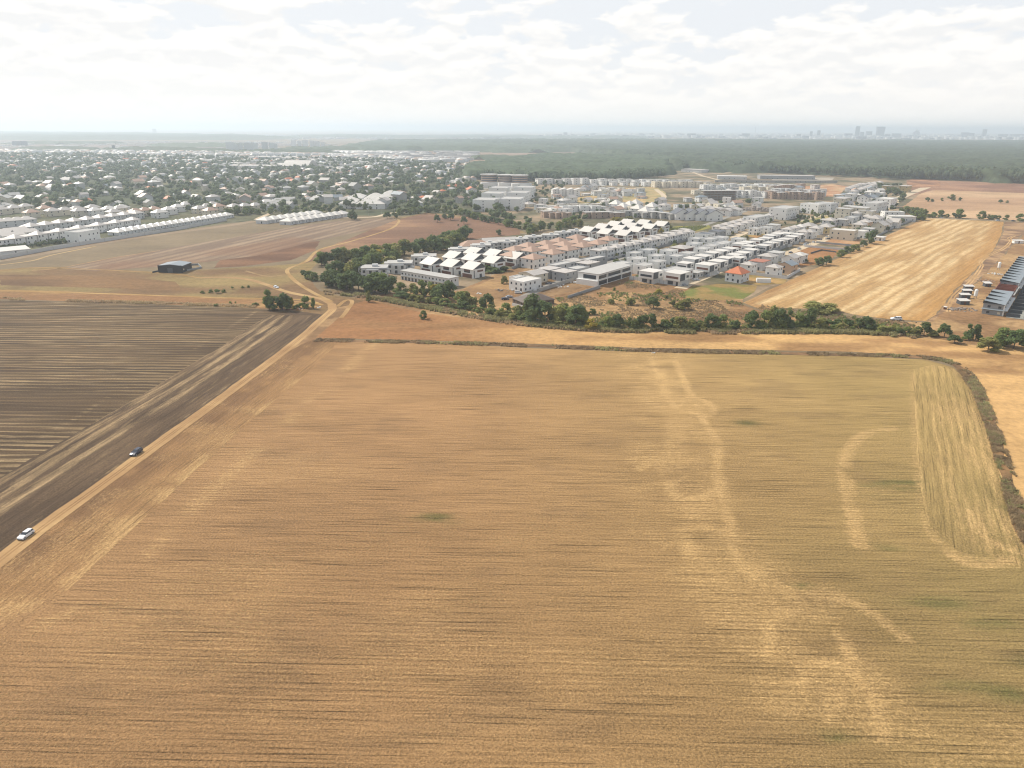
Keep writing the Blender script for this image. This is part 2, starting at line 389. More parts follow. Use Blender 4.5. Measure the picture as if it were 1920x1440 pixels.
ROW_A = angle_of((0, 1352), (400, 1362))
PA = angle_of((0, 720), (320, 722.5)); HR_A = angle_of((1740, 985), (1716, 705)); HL_A = angle_of((0, 1062), (590, 640))
MG_base = ground_mat('open_ground', 0, .15, .4, .12, .15, .25, .3, 0)
MG_main = ground_mat('stubble_soil', ROW_A, 1.7, .035, .44, .60, 2.2, .20, .35, .50, .9, C(232, 192, 134), wave=1.35, wamp=.10, wk=.05)
MG_plough = ground_mat('ploughed_soil', PA, .8, .03, .50, .60, 2.0, .14, .4, .3, .2, C(196, 170, 130), (.8, .03), .60, wave=3.6, wamp=.55, wk=.04)
MG_plhead = ground_mat('turned_headland_soil', HL_A, .8, .05, .45, .60, 2.0, .14, .4, .25, .2, C(206, 176, 134), (.7, .05), .54)
MG_headR = ground_mat('stubble_headland', HR_A, 1.3, .05, .40, .60, 2.2, .16, .35, .42, .45, C(232, 192, 134), wave=2.6, wamp=.14, wk=.05)
MG_headL = ground_mat('stubble_road_headland', HL_A, 1.3, .05, .36, .60, 2.2, .16, .35, .3, .45, C(232, 192, 134))
MG_head = ground_mat('turned_soil', 0, .5, .2, .2, .2, 1.0, .1, .3)
MG_track = ground_mat('dry_dirt', 0, .6, .3, .12, .14, 1.2, .1, .05)
MG_grass = ground_mat('dry_grassland', R(5), .12, .25, .22, .26, .35, .3, .3)
MG_scrub = ground_mat('scrubland', R(5), .2, .5, .25, .40, .28, .35, .5)
MG_town = ground_mat('yard_ground', 0, .08, .6, .3, .3, .12, .3, 0)
MG_paved = ground_mat('pale_paving', 0, .2, .6, .08, .08, .5, .1, 0)

# far ground: cells grow with distance
def big_ground():
    r = [0] + [40 * 1.22 ** i for i in range(41)]
    r = [a for a in r if a < 90000] + [90000]; n = 72; V = [(0, 0, 0)]; Fc = []
    for rr in r[1:]: V += [(rr * math.cos(2 * math.pi * i / n), rr * math.sin(2 * math.pi * i / n), 0) for i in range(n)]
    m_ = len(r) - 1
    for k in range(m_ - 1):
        for i in range(n):
            a = 1 + k * n + i; b = 1 + k * n + (i + 1) % n; Fc.append((a, a + n, b + n)); Fc.append((a, b + n, b))
    for i in range(n): Fc.append((0, 1 + i, 1 + (i + 1) % n))
    V = np.array(V); g = np.tile(C(150, 128, 98), (len(V), 1))
    g = mixc(C(128, 118, 96), C(165, 140, 110), fbm(V[:, 0], V[:, 1], 2500, 3, 2))
    o = link('ground', mesh_np('ground', V, Fc, MG_base, tint=g)); setp(o, kind='structure')
big_ground()

# --- main stubble field
TR = [  # paler harvester tracks in the main field: (picture points, half width m, strength)
    ([(1225, 672), (1240, 720), (1265, 760), (1270, 800), (1262, 860), (1270, 920), (1310, 975), (1290, 1010), (1330, 1060), (1420, 1110), (1450, 1170), (1500, 1250), (1600, 1330)], 3.6, .5),
    ([(1265, 672), (1290, 730), (1320, 790), (1345, 830), (1345, 880), (1355, 930), (1368, 980), (1380, 1050), (1420, 1090)], 1.5, .8),
    ([(1680, 803), (1620, 812), (1588, 840), (1578, 880), (1588, 940), (1603, 1010), (1608, 1025)], 1.2, .7),
    ([(1640, 808), (1605, 835), (1592, 870), (1600, 930), (1615, 1000), (1622, 1030)], 1.0, .6),
    ([(1712, 700), (1715, 800), (1722, 900), (1740, 990), (1800, 1040), (1920, 1060)], 1.2, .45),
    ([(1745, 720), (1760, 820), (1775, 900), (1800, 980), (1850, 1030)], 2.0, .35),
    ([(1240, 850), (1300, 845), (1345, 850)], 3, .4), ([(1200, 915), (1290, 905), (1340, 905)], 3, .35),
    ([(1550, 1120), (1480, 1160), (1450, 1200), (1520, 1290), (1600, 1340), (1700, 1360)], 5, .4),
    ([(1278, 752), (1300, 745), (1335, 760), (1330, 775), (1290, 770), (1278, 752)], 1.5, .8), ([(1255, 905), (1290, 888), (1340, 892), (1350, 915), (1300, 935), (1262, 925), (1255, 905)], 1.5, .8), ([(1200, 880), (1225, 862), (1260, 865)], 1.4, .7),
    ([(1290, 1040), (1295, 1005), (1330, 992), (1370, 1005)], 1.5, .9), ([(1305, 1045), (1312, 1015), (1340, 1004), (1365, 1015)], 1.3, .7), ([(1440, 1230), (1445, 1170), (1490, 1145), (1560, 1175), (1600, 1240)], 1.5, .8), ([(1500, 1290), (1520, 1250), (1580, 1250), (1640, 1310), (1650, 1380)], 1.5, .8), ([(1560, 1350), (1570, 1300), (1620, 1290)], 1.3, .7),
    ([(1240, 700), (1262, 760), (1330, 780)], 1.4, .8), ([(1220, 672), (1232, 700), (1245, 740)], 1.2, .8), ([(1410, 1060), (1480, 1105), (1600, 1130), (1700, 1200)], 1.3, .7), ([(1425, 1075), (1500, 1130), (1560, 1160)], 1.3, .7), ([(1780, 1040), (1830, 1060), (1900, 1050)], 1.4, .8), ([(1820, 960), (1850, 1010), (1920, 1040)], 1.4, .8),
    ([(1790, 1440), (1800, 1400), (1900, 1380)], 4, .35), ([(1380, 1060), (1480, 1130), (1560, 1180)], 2, .4)]
TRW = [(smooth(W(p), 4), w, s) for p, w, s in TR]
EDGE_L = W([(0, 1062), (590, 640)])
GREEN = [(1650, 910, 60, 14), (1700, 905, 40, 10), (1760, 1130, 60, 14), (1650, 1030, 40, 8), (1900, 1300, 50, 18), (1870, 1170, 60, 10),
         (1580, 1385, 40, 14), (1460, 1420, 60, 10), (1400, 793, 22, 5), (820, 970, 40, 14), (1780, 1285, 90, 10), (1500, 1098, 25, 5), (1870, 940, 16, 18), (1700, 1085, 60, 6), (1960, 1240, 60, 30), (1205, 697, 14, 3)]
def gauss_px(X, Y, lst):
    s = np.zeros(X.shape)
    for px, py, rx, ry in lst:
        c = G(px, py); ax = abs((G(px + rx, py) - c).x); ay = abs((G(px, py - ry) - c).y)
        s += np.exp(-((X - c.x) / ax) ** 2 - ((Y - c.y) / ay) ** 2)
    return np.clip(s, 0, 1)
def tint_main(X, Y):
    t = sstep(-60, 190, X + 40 * (fbm(X, Y, 120, 3, 1) - .5))
    c = mixc(C(183, 144, 102), C(181, 154, 100), t)
    c = c * (.90 + .22 * sstep(60, 340, Y))[:, None]
    st = fbm(X / 4, Y, 5, 4, 5); c = c * (.93 + .15 * st)[:, None]
    c = c * (.90 + .22 * fbm(X / 1.6, Y, 40, 5, 9))[:, None]
    A_ = np.zeros(X.shape)
    nz = fbm(X, Y, 9, 3, 12)
    for pts, w, s in TRW:
        d = pdist(X, Y, pts); A_ = np.maximum(A_, min(1, s * 1.2) * (1 - sstep(w * .5, w * 1.8, d)) * sstep(.1, .5, nz))
    # broad disturbed belt of the pass
    d = pdist(X, Y, TRW[0][0]); A_ = np.maximum(A_, .55 * (1 - sstep(8, 22, d)) * sstep(.3, .6, fbm(X, Y, 12, 4, 22)))
    # headland along the left road and on the right
    d = pdist(X, Y, EDGE_L); hl = (1 - sstep(10, 26, d)) ; c = mixc(c, C(165, 125, 84), hl * .35)
    A_ = np.maximum(A_, .5 * np.exp(-((d - 29) / 4) ** 2) * sstep(.35, .6, fbm(X, Y, 16, 3, 14)))
    rb = pdist(X, Y, RB_W); hr = 1 - sstep(35, 40, rb)
    c = mixc(c, C(150, 122, 84), .5 * (1 - sstep(0, 4, rb)))
    gr = gauss_px(X, Y, GREEN) * sstep(.42, .66, fbm(X / 5, Y, 3, 4, 18)); c = mixc(c, C(92, 100, 56), gr * .75)
    og = sstep(90, 260, X) * sstep(.45, .65, fbm(X / 3, Y, 18, 4, 33)) * (1 - sstep(200, 330, Y)); c = mixc(c, C(135, 128, 78), og * .5); c = mixc(c, C(148, 136, 86), .42 * sstep(10, 130, X) * (1 - sstep(130, 260, Y)) * sstep(.2, .6, fbm(X, Y, 60, 4, 36)))
    dk = sstep(.60, .75, fbm(X / 2, Y, 9, 5, 41)); c = mixc(c, C(128, 104, 80), dk * .22)
    A_ = np.maximum(A_, .28 * sstep(.5, .75, fbm(X / 2, Y, 22, 4, 55)))
    return np.c_[c, A_]
RB = [(1740, 675), (1790, 690), (1822, 725), (1845, 790), (1870, 860), (1890, 930), (1915, 1000), (1990, 1120), (2100, 1260), (2300, 1480)]
RB_W = W(RB)
sheet('stubble_field', [(-20, 1066), (120, 958), (262, 856), (400, 756), (520, 667), (592, 630), (700, 641), (860, 646), (1000, 653), (1200, 660), (1400, 664), (1600, 668)] + RB + [(2300, 1900), (-500, 1900), (-500, 1440)],
      .02, MG_main, tint_main, 1.45, .5, seed=1)
HRW = W([(1700, 692), (1712, 692), (1722, 900), (1742, 990), (1800, 1036), (1900, 1052), (2000, 1060)])
def tint_hl(X, Y):
    t = tint_main(X, Y); d = pdist(X, Y, EDGE_L); c = mixc(t[:, :3], C(172, 134, 92), .45 * (1 - sstep(18, 27, d))); c = mixc(c, C(136, 104, 76), .75 * (1 - sstep(3, 10, d)) * sstep(.2, .6, fbm(X, Y, 8, 3, 77)))
    al = .8 * np.exp(-((d - 19) / 5) ** 2) * sstep(.3, .6, fbm(X, Y, 14, 3, 74)) + .35 * sstep(.4, .7, fbm(X, Y, 8, 3, 75)) * (1 - sstep(18, 27, d)); return np.c_[c, al]
def tint_hr(X, Y):
    t = tint_main(X, Y); t[:, 3] = np.maximum(t[:, 3], (.2 + .42 * sstep(.35, .65, fbm(X * 1.5, Y / 5, 8, 4, 71))) * sstep(0, 9, pdist(X, Y, HRW) + 3 * (fbm(X, Y, 5, 3, 70) - .5))); return t
HRP = [(1712, 692), (1722, 900), (1742, 990), (1800, 1036), (1900, 1052), (1960, 1110), (2000, 1140), (1990, 1120), (1915, 1000), (1890, 930), (1870, 860), (1845, 790), (1822, 725), (1790, 692), (1750, 684)]
sheet('stubble_headland', HRP, .035, MG_headR, tint_hr, 1.9, .6, seed=61)
sheet('stubble_headland', [(-20, 1068), (120, 960), (262, 858), (400, 758), (520, 669), (588, 634), (632, 643), (560, 715), (455, 800), (320, 925), (170, 1065), (30, 1195), (-200, 1400), (-500, 1420)], .035, MG_headL,
      tint_hl, 1.9, .8, seed=62)
# --- dark ploughed field and its headland
PL = [(-60, 562), (120, 566), (300, 572), (480, 579), (560, 584), (612, 590), (572, 626), (522, 666), (400, 756), (262, 855), (120, 958), (0, 1048), (-200, 1190), (-700, 1000), (-900, 600)]
HB = W([(0, 1030), (604, 586)])
def tint_pl(X, Y):
    d = pdist(X, Y, HB)
    c = mixc(C(96, 78, 60), C(114, 93, 70), sstep(.35, .65, fbm(X / 14, Y, 5, 4, 3)))
    Vp = -X * math.sin(PA) + Y * math.cos(PA); Vp = Vp + 1.6 * (fbm(X, Y, 60, 2, 5) - .5)
    al = .06 + .36 * sstep(.25, .7, fbm(X / 3, Y, 30, 4, 7))
    c = c * (.9 + .25 * fbm(X, Y, 60, 3, 6))[:, None]
    head = 1 - sstep(14, 26, d + 8 * (fbm(X, Y, 25, 3, 8) - .5)); c = mixc(c, C(108, 88, 70), head); al = al * (1 - head)
    ang = math.atan2(HB[1][1] - HB[0][1], HB[1][0] - HB[0][0]); U = X * math.cos(ang) + Y * math.sin(ang)
    for off, w, s in ((36, 1.2, .5),):
        k = np.exp(-((d - off - 3 * (fbm(U, U * 0, 40, 3, int(off)) - .5)) / w) ** 2) * sstep(.3, .62, fbm(U / 5, d * 1.5, 5, 3, int(off) + 3)); al = np.maximum(al, k * s * 1.15)
    return np.c_[c, al]
sheet('ploughed_field', PL, .018, MG_plough, tint_pl, 1.7, .3, seed=4)
EP = W([(-200, 1192), (0, 1048), (120, 958), (262, 855), (400, 756), (522, 666), (572, 626), (610, 592)])
def off_line(P, o):
    A = np.array(P); T = np.gradient(A, axis=0); T /= np.linalg.norm(T, axis=1)[:, None]; return [tuple(q) for q in A + np.c_[-T[:, 1], T[:, 0]] * o]
def tint_ph(X, Y):
    d = pdist(X, Y, EP); ang = math.atan2(EP[5][1] - EP[1][1], EP[5][0] - EP[1][0]); U = X * math.cos(ang) + Y * math.sin(ang)
    c = mixc(C(100, 82, 66), C(124, 102, 80), sstep(.3, .7, fbm(U / 8, d, 5, 4, 81))); al = np.zeros(X.shape)
    for o_, w, s in ((3, .5, .4), (8.5, .6, .35), (11, .5, .3), (17, 1.5, 1.0), (18.8, .8, .6), (23, 1.9, 1.0), (28, 1.7, .9), (31, 1.2, .6)):
        m_ = o_ + 2.4 * (fbm(U, U * 0, 45, 3, int(o_)) - .5)
        al = np.maximum(al, s * np.exp(-((d - m_) / w) ** 2) * (.35 + .65 * sstep(.3, .6, fbm(U / 3, d * 2, 6, 3, int(o_) + 3))))
    return np.c_[c, al]
sheet('ploughed_headland', EP + off_line(EP, 31)[::-1], .03, MG_plhead, tint_ph, 1.3, .8, True, 82)
# --- dirt track
TRK = [(-120, 1146), (0, 1050), (120, 960), (262, 857), (400, 757), (520, 668), (575, 624), (604, 598), (622, 582), (622, 570), (600, 560), (540, 548), (500, 534), (465, 524), (420, 520), (375, 521)]
cdirt = mottled(C(214, 176, 126), C(190, 152, 108), 12)
strip('dirt_road', TRK[:10], 4.6, .07, MG_track, cdirt, .4)
strip('dirt_road', TRK[9:], 3.8, .075, MG_track, mottled(C(210, 175, 125), C(185, 148, 105), 12), .4)
for off in (-.5, .5):
    strip('wheel_rut', [(x + off * (.9 / mpp(x, y)), y) for x, y in TRK[:9]], .38, .085, MG_track, mottled(C(150, 115, 80), C(180, 142, 100), 10), .15)
# --- golden strip between track and hedge line
def tint_gold(X, Y):
    c = mixc(C(168, 122, 82), C(226, 182, 124), sstep(-60, 60, X + 60 * (fbm(X, Y, 50, 3) - .5)))
    return mixc(c, C(165, 125, 85), .8 * sstep(.5, .7, fbm(X / 4, Y, 12, 4, 7)))
sheet('grass_strip', [(592, 634), (640, 590), (655, 572), (690, 562), (740, 575), (800, 588), (880, 598), (960, 605), (1100, 618), (1300, 624), (1500, 622), (1650, 630), (1760, 636), (1840, 650), (2050, 670),
                      (2300, 800), (2400, 1400), (2120, 1260), (1920, 985), (1885, 880), (1850, 780), (1830, 720), (1800, 685), (1745, 668), (1600, 660), (1400, 656), (1200, 652), (1000, 645), (850, 640), (700, 636)],
      .06, MG_grass, tint_gold, 3.5, .8, seed=5)
sheet('verge', [(545, 658), (575, 628), (604, 603), (628, 578), (655, 572), (640, 592), (600, 640), (585, 650)], .032, MG_grass, mottled(C(186, 150, 108), C(150, 118, 86), 8, seed=66), 2.5, .5, seed=66)
# --- left meadow, tracks through it
meadow = mottled(C(142, 112, 80), C(160, 138, 92), 30, seed=11)
sheet('meadow', [(-300, 500), (0, 505), (110, 500), (300, 510), (560, 495), (600, 470), (745, 410), (800, 398), (930, 412), (985, 436), (900, 445), (850, 452), (700, 468), (600, 488), (575, 515), (600, 545), (640, 556), (700, 562),
                 (655, 574), (604, 590), (560, 583), (480, 578), (300, 571), (0, 560), (-300, 556)], .03, MG_grass, meadow, 6, 1.2, seed=6)
sheet('meadow', [(560, 497), (600, 470), (742, 412), (800, 400), (930, 413), (975, 432), (975, 440), (850, 452), (700, 466), (610, 482)], .05, MG_grass, mottled(C(142, 108, 86), C(178, 140, 106), 45, .5, .75, seed=21, stretch=(3, 1)), 8, 1.2, seed=7)
sheet('meadow', [(-300, 545), (0, 543), (110, 546), (300, 553), (490, 562), (560, 565), (600, 575), (560, 583), (480, 577), (300, 570), (0, 561), (-300, 558)], .05, MG_grass, mottled(C(196, 158, 104), C(160, 120, 82), 20, seed=24, stretch=(5, 1)), 5, 1, seed=8)
sheet('meadow', [(0, 515), (200, 518), (330, 528), (340, 545), (200, 540), (0, 535)], .052, MG_grass, mottled(C(120, 92, 66), C(150, 116, 80), 20, seed=27, stretch=(4, 1)), 5, 1.5, seed=9)
sheet('meadow', [(420, 480), (520, 460), (600, 452), (590, 470), (545, 488), (450, 500), (400, 502)], .051, MG_grass, mottled(C(120, 88, 68), C(150, 112, 84), 20, seed=28, stretch=(3, 1)), 5, 1.5, seed=19)
def tint_harv(X, Y):
    a = angle_of((0, 505), (400, 430)); V_ = -X * math.sin(a) + Y * math.cos(a); U = X * math.cos(a) + Y * math.sin(a)
    s = .5 + .5 * np.sin(V_ * 2 * math.pi / 11 + 3 * fbm(U / 6, V_, 12, 2, 3)); s = s * sstep(.25, .6, fbm(U / 10, V_, 9, 3, 4))
    c = mixc(C(140, 118, 100), C(182, 158, 132), s); return mixc(c, C(150, 112, 86), .6 * sstep(.5, .7, fbm(X, Y, 70, 3, 6)))
MG_harv = ground_mat('harvested_rows', angle_of((0, 505), (400, 430)), .3, .04, .22, .2, .8, .1, .2)
sheet('harvested_field', [(115, 504), (210, 484), (420, 448), (560, 424), (640, 414), (735, 408), (746, 412), (690, 432), (600, 450), (480, 480), (330, 498), (180, 508)], .07, MG_harv, tint_harv, 3.2, 1, seed=10)
strip('dirt_road', [(-40, 492), (0, 489), (100, 472), (240, 448), (420, 424), (480, 414)], 12, .06, MG_track, mottled(C(158, 136, 112), C(172, 150, 124), 30), .8)
for nm, pts, w, c in (('dirt_track', [(622, 566), (580, 545), (548, 522), (540, 505), (575, 490), (600, 468), (660, 452), (730, 430), (748, 415), (740, 406)], 2.8, (205, 170, 120)),
                      ('dirt_track', [(0, 545), (200, 551), (400, 558), (560, 562), (604, 572)], 2.5, (205, 168, 112)),
                      ('dirt_track', [(640, 596), (660, 568), (650, 563), (632, 575)], 2.5, (205, 168, 120)),
                      ('dirt_track', [(540, 515), (500, 518), (460, 508)], 2, (180, 150, 108)),
                      ('dirt_track', [(60, 507), (110, 503), (210, 484), (300, 470)], 2, (195, 160, 120)),
                      ('dirt_track', [(0, 497), (60, 489), (100, 478), (180, 462)], 2.5, (205, 175, 130)),
                      ('dirt_track', [(0, 508), (80, 502), (300, 512), (375, 521)], 2.5, (185, 150, 100)),
                      ('dirt_track', [(1775, 585), (1778, 568), (1790, 550), (1815, 530), (1838, 500), (1836, 492), (1850, 480), (1880, 465), (1893, 452), (1890, 446), (1910, 440)], 1.0, (225, 185, 135)),
                      ('dirt_track', [(1781, 585), (1784, 568), (1797, 550), (1822, 530), (1843, 500), (1841, 492), (1856, 480), (1886, 465), (1897, 452), (1896, 446), (1914, 440)], 1.0, (225, 185, 135))):
    strip(nm, pts, w, .09, MG_track, mottled(C(*c), C(*[v - 22 for v in c]), 10), .4)
# --- scrub between tree line and estate; grass patch
sheet('scrub_ground', [(660, 560), (760, 545), (860, 545), (950, 505), (1000, 500), (1180, 505), (1290, 535), (1400, 545), (1390, 570), (1440, 590), (1560, 600), (1740, 604), (1800, 560), (1920, 440), (2100, 440), (2100, 680), (1840, 650), (1650, 632), (1300, 624), (1100, 620), (960, 607), (800, 590)],
      .035, MG_scrub, mottled(C(160, 124, 88), C(192, 156, 112), 22, .38, .62, seed=13), 4, 1.5, seed=11)
sheet('grass_patch', [(1275, 552), (1300, 538), (1345, 532), (1420, 535), (1415, 548), (1392, 560), (1340, 564), (1290, 562)], .055, MG_grass, mottled(C(128, 132, 72), C(165, 138, 88), 14, .4, .6, seed=15), 3, 1, seed=12)
# --- golden field on the right
DIRG = angle_of((1560, 590), (1850, 432))
WE = W([(1882, 416), (1878, 440), (1862, 470), (1830, 505), (1790, 545), (1755, 590), (1735, 602), (1680, 600)])
WW = W([(1430, 582), (1395, 568), (1440, 545), (1520, 508), (1620, 462), (1735, 409)])
def tint_wheat(X, Y):
    V_ = -X * math.sin(DIRG) + Y * math.cos(DIRG); U = X * math.cos(DIRG) + Y * math.sin(DIRG)
    V_ = V_ + 16 * (fbm(U, V_, 190, 2, 8) - .5) + 5 * (fbm(U / 4, V_, 12, 3, 9) - .5)
    s = .5 + .5 * np.sin(V_ * 2 * math.pi / 8.3); s = sstep(.15, .9, s) * sstep(.3, .62, fbm(U / 6, V_, 11, 4, 4)) + .25 * fbm(U / 9, V_, 5, 3, 2)
    c = mixc(C(196, 156, 104), C(238, 206, 156), np.clip(s, 0, 1)); c = mixc(c, C(196, 148, 88), .8 * (1 - sstep(8, 20, pdist(X, Y, WE) + 5 * fbm(X, Y, 20, 2, 9))))
    return mixc(c, C(180, 134, 86), .6 * (1 - sstep(3, 10, pdist(X, Y, WW))))
MG_wheat = ground_mat('wheat_stubble', DIRG, .5, .05, .32, .30, .6, .12, .2)
sheet('wheat_field', [(1395, 568), (1440, 545), (1520, 508), (1620, 462), (1700, 425), (1735, 409), (1800, 412), (1882, 416), (1878, 440), (1862, 470), (1830, 505), (1790, 545), (1755, 590), (1735, 602), (1680, 600), (1600, 590), (1560, 580), (1480, 578), (1430, 582)], .065, MG_wheat, tint_wheat, 2.8, 1, seed=13)
sheet('rough_ground', [(1884, 416), (2000, 420), (2300, 440), (2300, 500), (1915, 440), (1880, 480), (1800, 560), (1745, 606), (1735, 603), (1757, 590), (1792, 545), (1832, 505), (1864, 470), (1880, 440)], .05, MG_scrub, mottled(C(146, 116, 92), C(192, 156, 118), 14, .4, .6, seed=17), 5, 1, seed=14)
sheet('far_field', [(1690, 390), (1740, 352), (1760, 345), (1920, 348), (2400, 355), (2400, 425), (1885, 413), (1735, 405), (1705, 400)], .05, MG_grass, mottled(C(196, 158, 124), C(216, 180, 142), 60, seed=19, stretch=(4, 1)), 14, 2, seed=15)
sheet('far_field', [(1700, 370), (1700, 338), (1800, 340), (1920, 345), (2400, 352), (2400, 366), (1920, 362), (1750, 356)], .055, MG_scrub, mottled(C(150, 112, 92), C(180, 138, 110), 40, seed=29), 14, 2, seed=16)
strip('country_road', [(1730, 409), (1800, 411), (1880, 414), (1960, 418)], 4.5, .12, MG_paved, C(215, 195, 165), .2)
# --- estate and village ground
sheet('estate_ground', [(670, 512), (760, 480), (870, 455), (950, 430), (1000, 425), (900, 400), (890, 345), (1140, 335), (1280, 318), (1480, 325), (1700, 330), (1740, 350), (1695, 392), (1735, 405), (1600, 470), (1480, 525), (1395, 560), (1280, 540), (1180, 525), (1090, 545), (960, 575), (860, 548), (750, 535)],
      .015, MG_town, mottled(C(172, 150, 124), C(112, 108, 84), 28, .4, .6, seed=20), 9, 2, seed=17)
sheet('village_ground', [(-300, 480), (0, 480), (235, 448), (430, 418), (640, 404), (745, 405), (870, 400), (960, 425), (1000, 425), (890, 345), (880, 310), (700, 292), (400, 290), (150, 284), (-300, 284)],
      .01, MG_town, mottled(C(92, 98, 72), C(124, 120, 92), 45, .42, .7, seed=23), 14, 2, seed=18)
for k, (pts, w) in enumerate(([[(1275, 541), (1300, 528), (1340, 512), (1370, 505)], 8], [[(1470, 478), (1500, 466), (1540, 452), (1570, 437), (1585, 428)], 8], [[(1660, 392), (1690, 370), (1740, 350)], 14],
                              [[(975, 560), (1030, 535), (1080, 518), (1110, 505), (1200, 470), (1300, 430), (1400, 395)], 6], [[(1380, 505), (1440, 470), (1500, 440), (1560, 412)], 6], [[(1370, 448), (1400, 435), (1440, 420)], 7], [[(1500, 415), (1540, 405), (1600, 398)], 8],
                              [[(640, 408), (700, 407), (730, 400), (760, 398)], 7], [[(480, 412), (510, 398), (520, 388)], 6], [[(1260, 305), (1345, 337), (1500, 340)], 7], [[(1280, 372), (1345, 372), (1400, 366)], 8], [[(1230, 355), (1245, 368), (1235, 375)], 8])):
    strip('street', pts, w, .13 + .003 * k, MG_paved, C(226, 206, 178) if k not in (3, 4) else C(170, 165, 158), .5)
for k, (pts, c1, c2) in enumerate((([(1080, 372), (1130, 355), (1230, 350), (1250, 362), (1240, 378), (1150, 385), (1090, 388)], (206, 176, 128), (170, 160, 112)),
                                   ([(1470, 352), (1560, 345), (1590, 350), (1570, 368), (1510, 372), (1470, 362)], (196, 142, 106), (216, 180, 140)),
                                   ([(1490, 415), (1545, 400), (1570, 405), (1520, 418)], (176, 170, 110), (206, 186, 130)),
                                   ([(1240, 440), (1262, 425), (1330, 422), (1335, 428), (1280, 440), (1245, 452)], (176, 166, 88), (150, 148, 80)),
                                   ([(1520, 455), (1560, 442), (1620, 450), (1610, 460), (1580, 462)], (210, 170, 130), (196, 150, 110)),
                                   ([(1475, 472), (1530, 462), (1590, 466), (1540, 495), (1500, 500), (1490, 485)], (186, 136, 92), (170, 122, 80)),
                                   ([(1395, 442), (1430, 436), (1440, 440), (1415, 446)], (186, 166, 96), (206, 156, 100)),
                                   ([(960, 545), (1020, 520), (1100, 533), (1080, 545), (1010, 560)], (176, 142, 104), (140, 112, 84)),
                                   ([(870, 545), (900, 532), (955, 508), (975, 512), (965, 540), (940, 560), (900, 560)], (184, 148, 104), (160, 126, 90)),
                                   ([(1395, 512), (1425, 518), (1475, 525), (1470, 532), (1420, 535), (1380, 528)], (206, 166, 110), (150, 132, 80)),
                                   ([(1450, 312 + 30), (1500, 340), (1560, 338), (1565, 333), (1445, 333)], (190, 176, 160), (200, 190, 176)))):
    sheet('bare_plot', pts, .09 + .004 * k, MG_grass, mottled(C(*c1), C(*c2), 16, seed=40 + k), 6, 2, seed=20 + k)
sheet('earth_mound', [(1700, 340), (1712, 334), (1745, 333), (1762, 340), (1765, 350), (1735, 352), (1705, 352)], .3, MG_scrub, mottled(C(196, 146, 110), C(140, 104, 84), 15, seed=77), 8, 2, seed=44)
# --- distance
sheet('far_plain', [(-600, 284), (0, 284), (150, 283), (420, 288), (470, 278), (560, 272), (500, 266), (0, 263), (-600, 263)], .3, MG_base, mottled(C(150, 128, 116), C(126, 116, 106), 500, seed=50, stretch=(4, 1)), 150, 10, seed=50)
sheet('far_plain', [(650, 268), (900, 271), (1000, 272), (1180, 296), (1000, 296), (900, 301), (780, 300), (640, 292), (600, 280)], .35, MG_base, mottled(C(150, 128, 108), C(166, 140, 120), 200, seed=51, stretch=(4, 1)), 90, 5, seed=51)
sheet('far_plain', [(840, 296), (1000, 290), (1160, 293), (1160, 299), (1000, 297), (900, 303)], .4, MG_base, mottled(C(196, 160, 132), C(176, 142, 120), 200, seed=52, stretch=(4, 1)), 60, 5, seed=52)

# ------------------------------------------------------------------ foliage
def icos(sub=1):
    import bmesh
    bm = bmesh.new(); bmesh.ops.create_icosphere(bm, subdivisions=sub, radius=1)
    V = np.array([v.co[:] for v in bm.verts]); Fc = np.array([[v.index for v in f.verts] for f in bm.faces]); bm.free(); return V, Fc
IV1, IF1 = icos(1); IV2, IF2 = icos(2)
def leaf_quads(P, Nrm, size, rng, flat=.6):
    n = len(P); r = rng.normal(size=(n, 3)); Nn = Nrm * (1 - flat) + r * flat + np.array([0, 0, .55]); Nn /= np.linalg.norm(Nn, axis=1)[:, None]
    a = np.cross(Nn, rng.normal(size=(n, 3))); a /= np.linalg.norm(a, axis=1)[:, None]; b = np.cross(Nn, a)
    s = size * rng.uniform(.6, 1.4, (n, 1)); a = a * s; b = b * s * rng.uniform(.5, 1, (n, 1))
    V = np.stack([P - a, P + b * .8, P + a, P - b * .8], 1).reshape(-1, 3)
    return V, np.arange(4 * n).reshape(-1, 4)
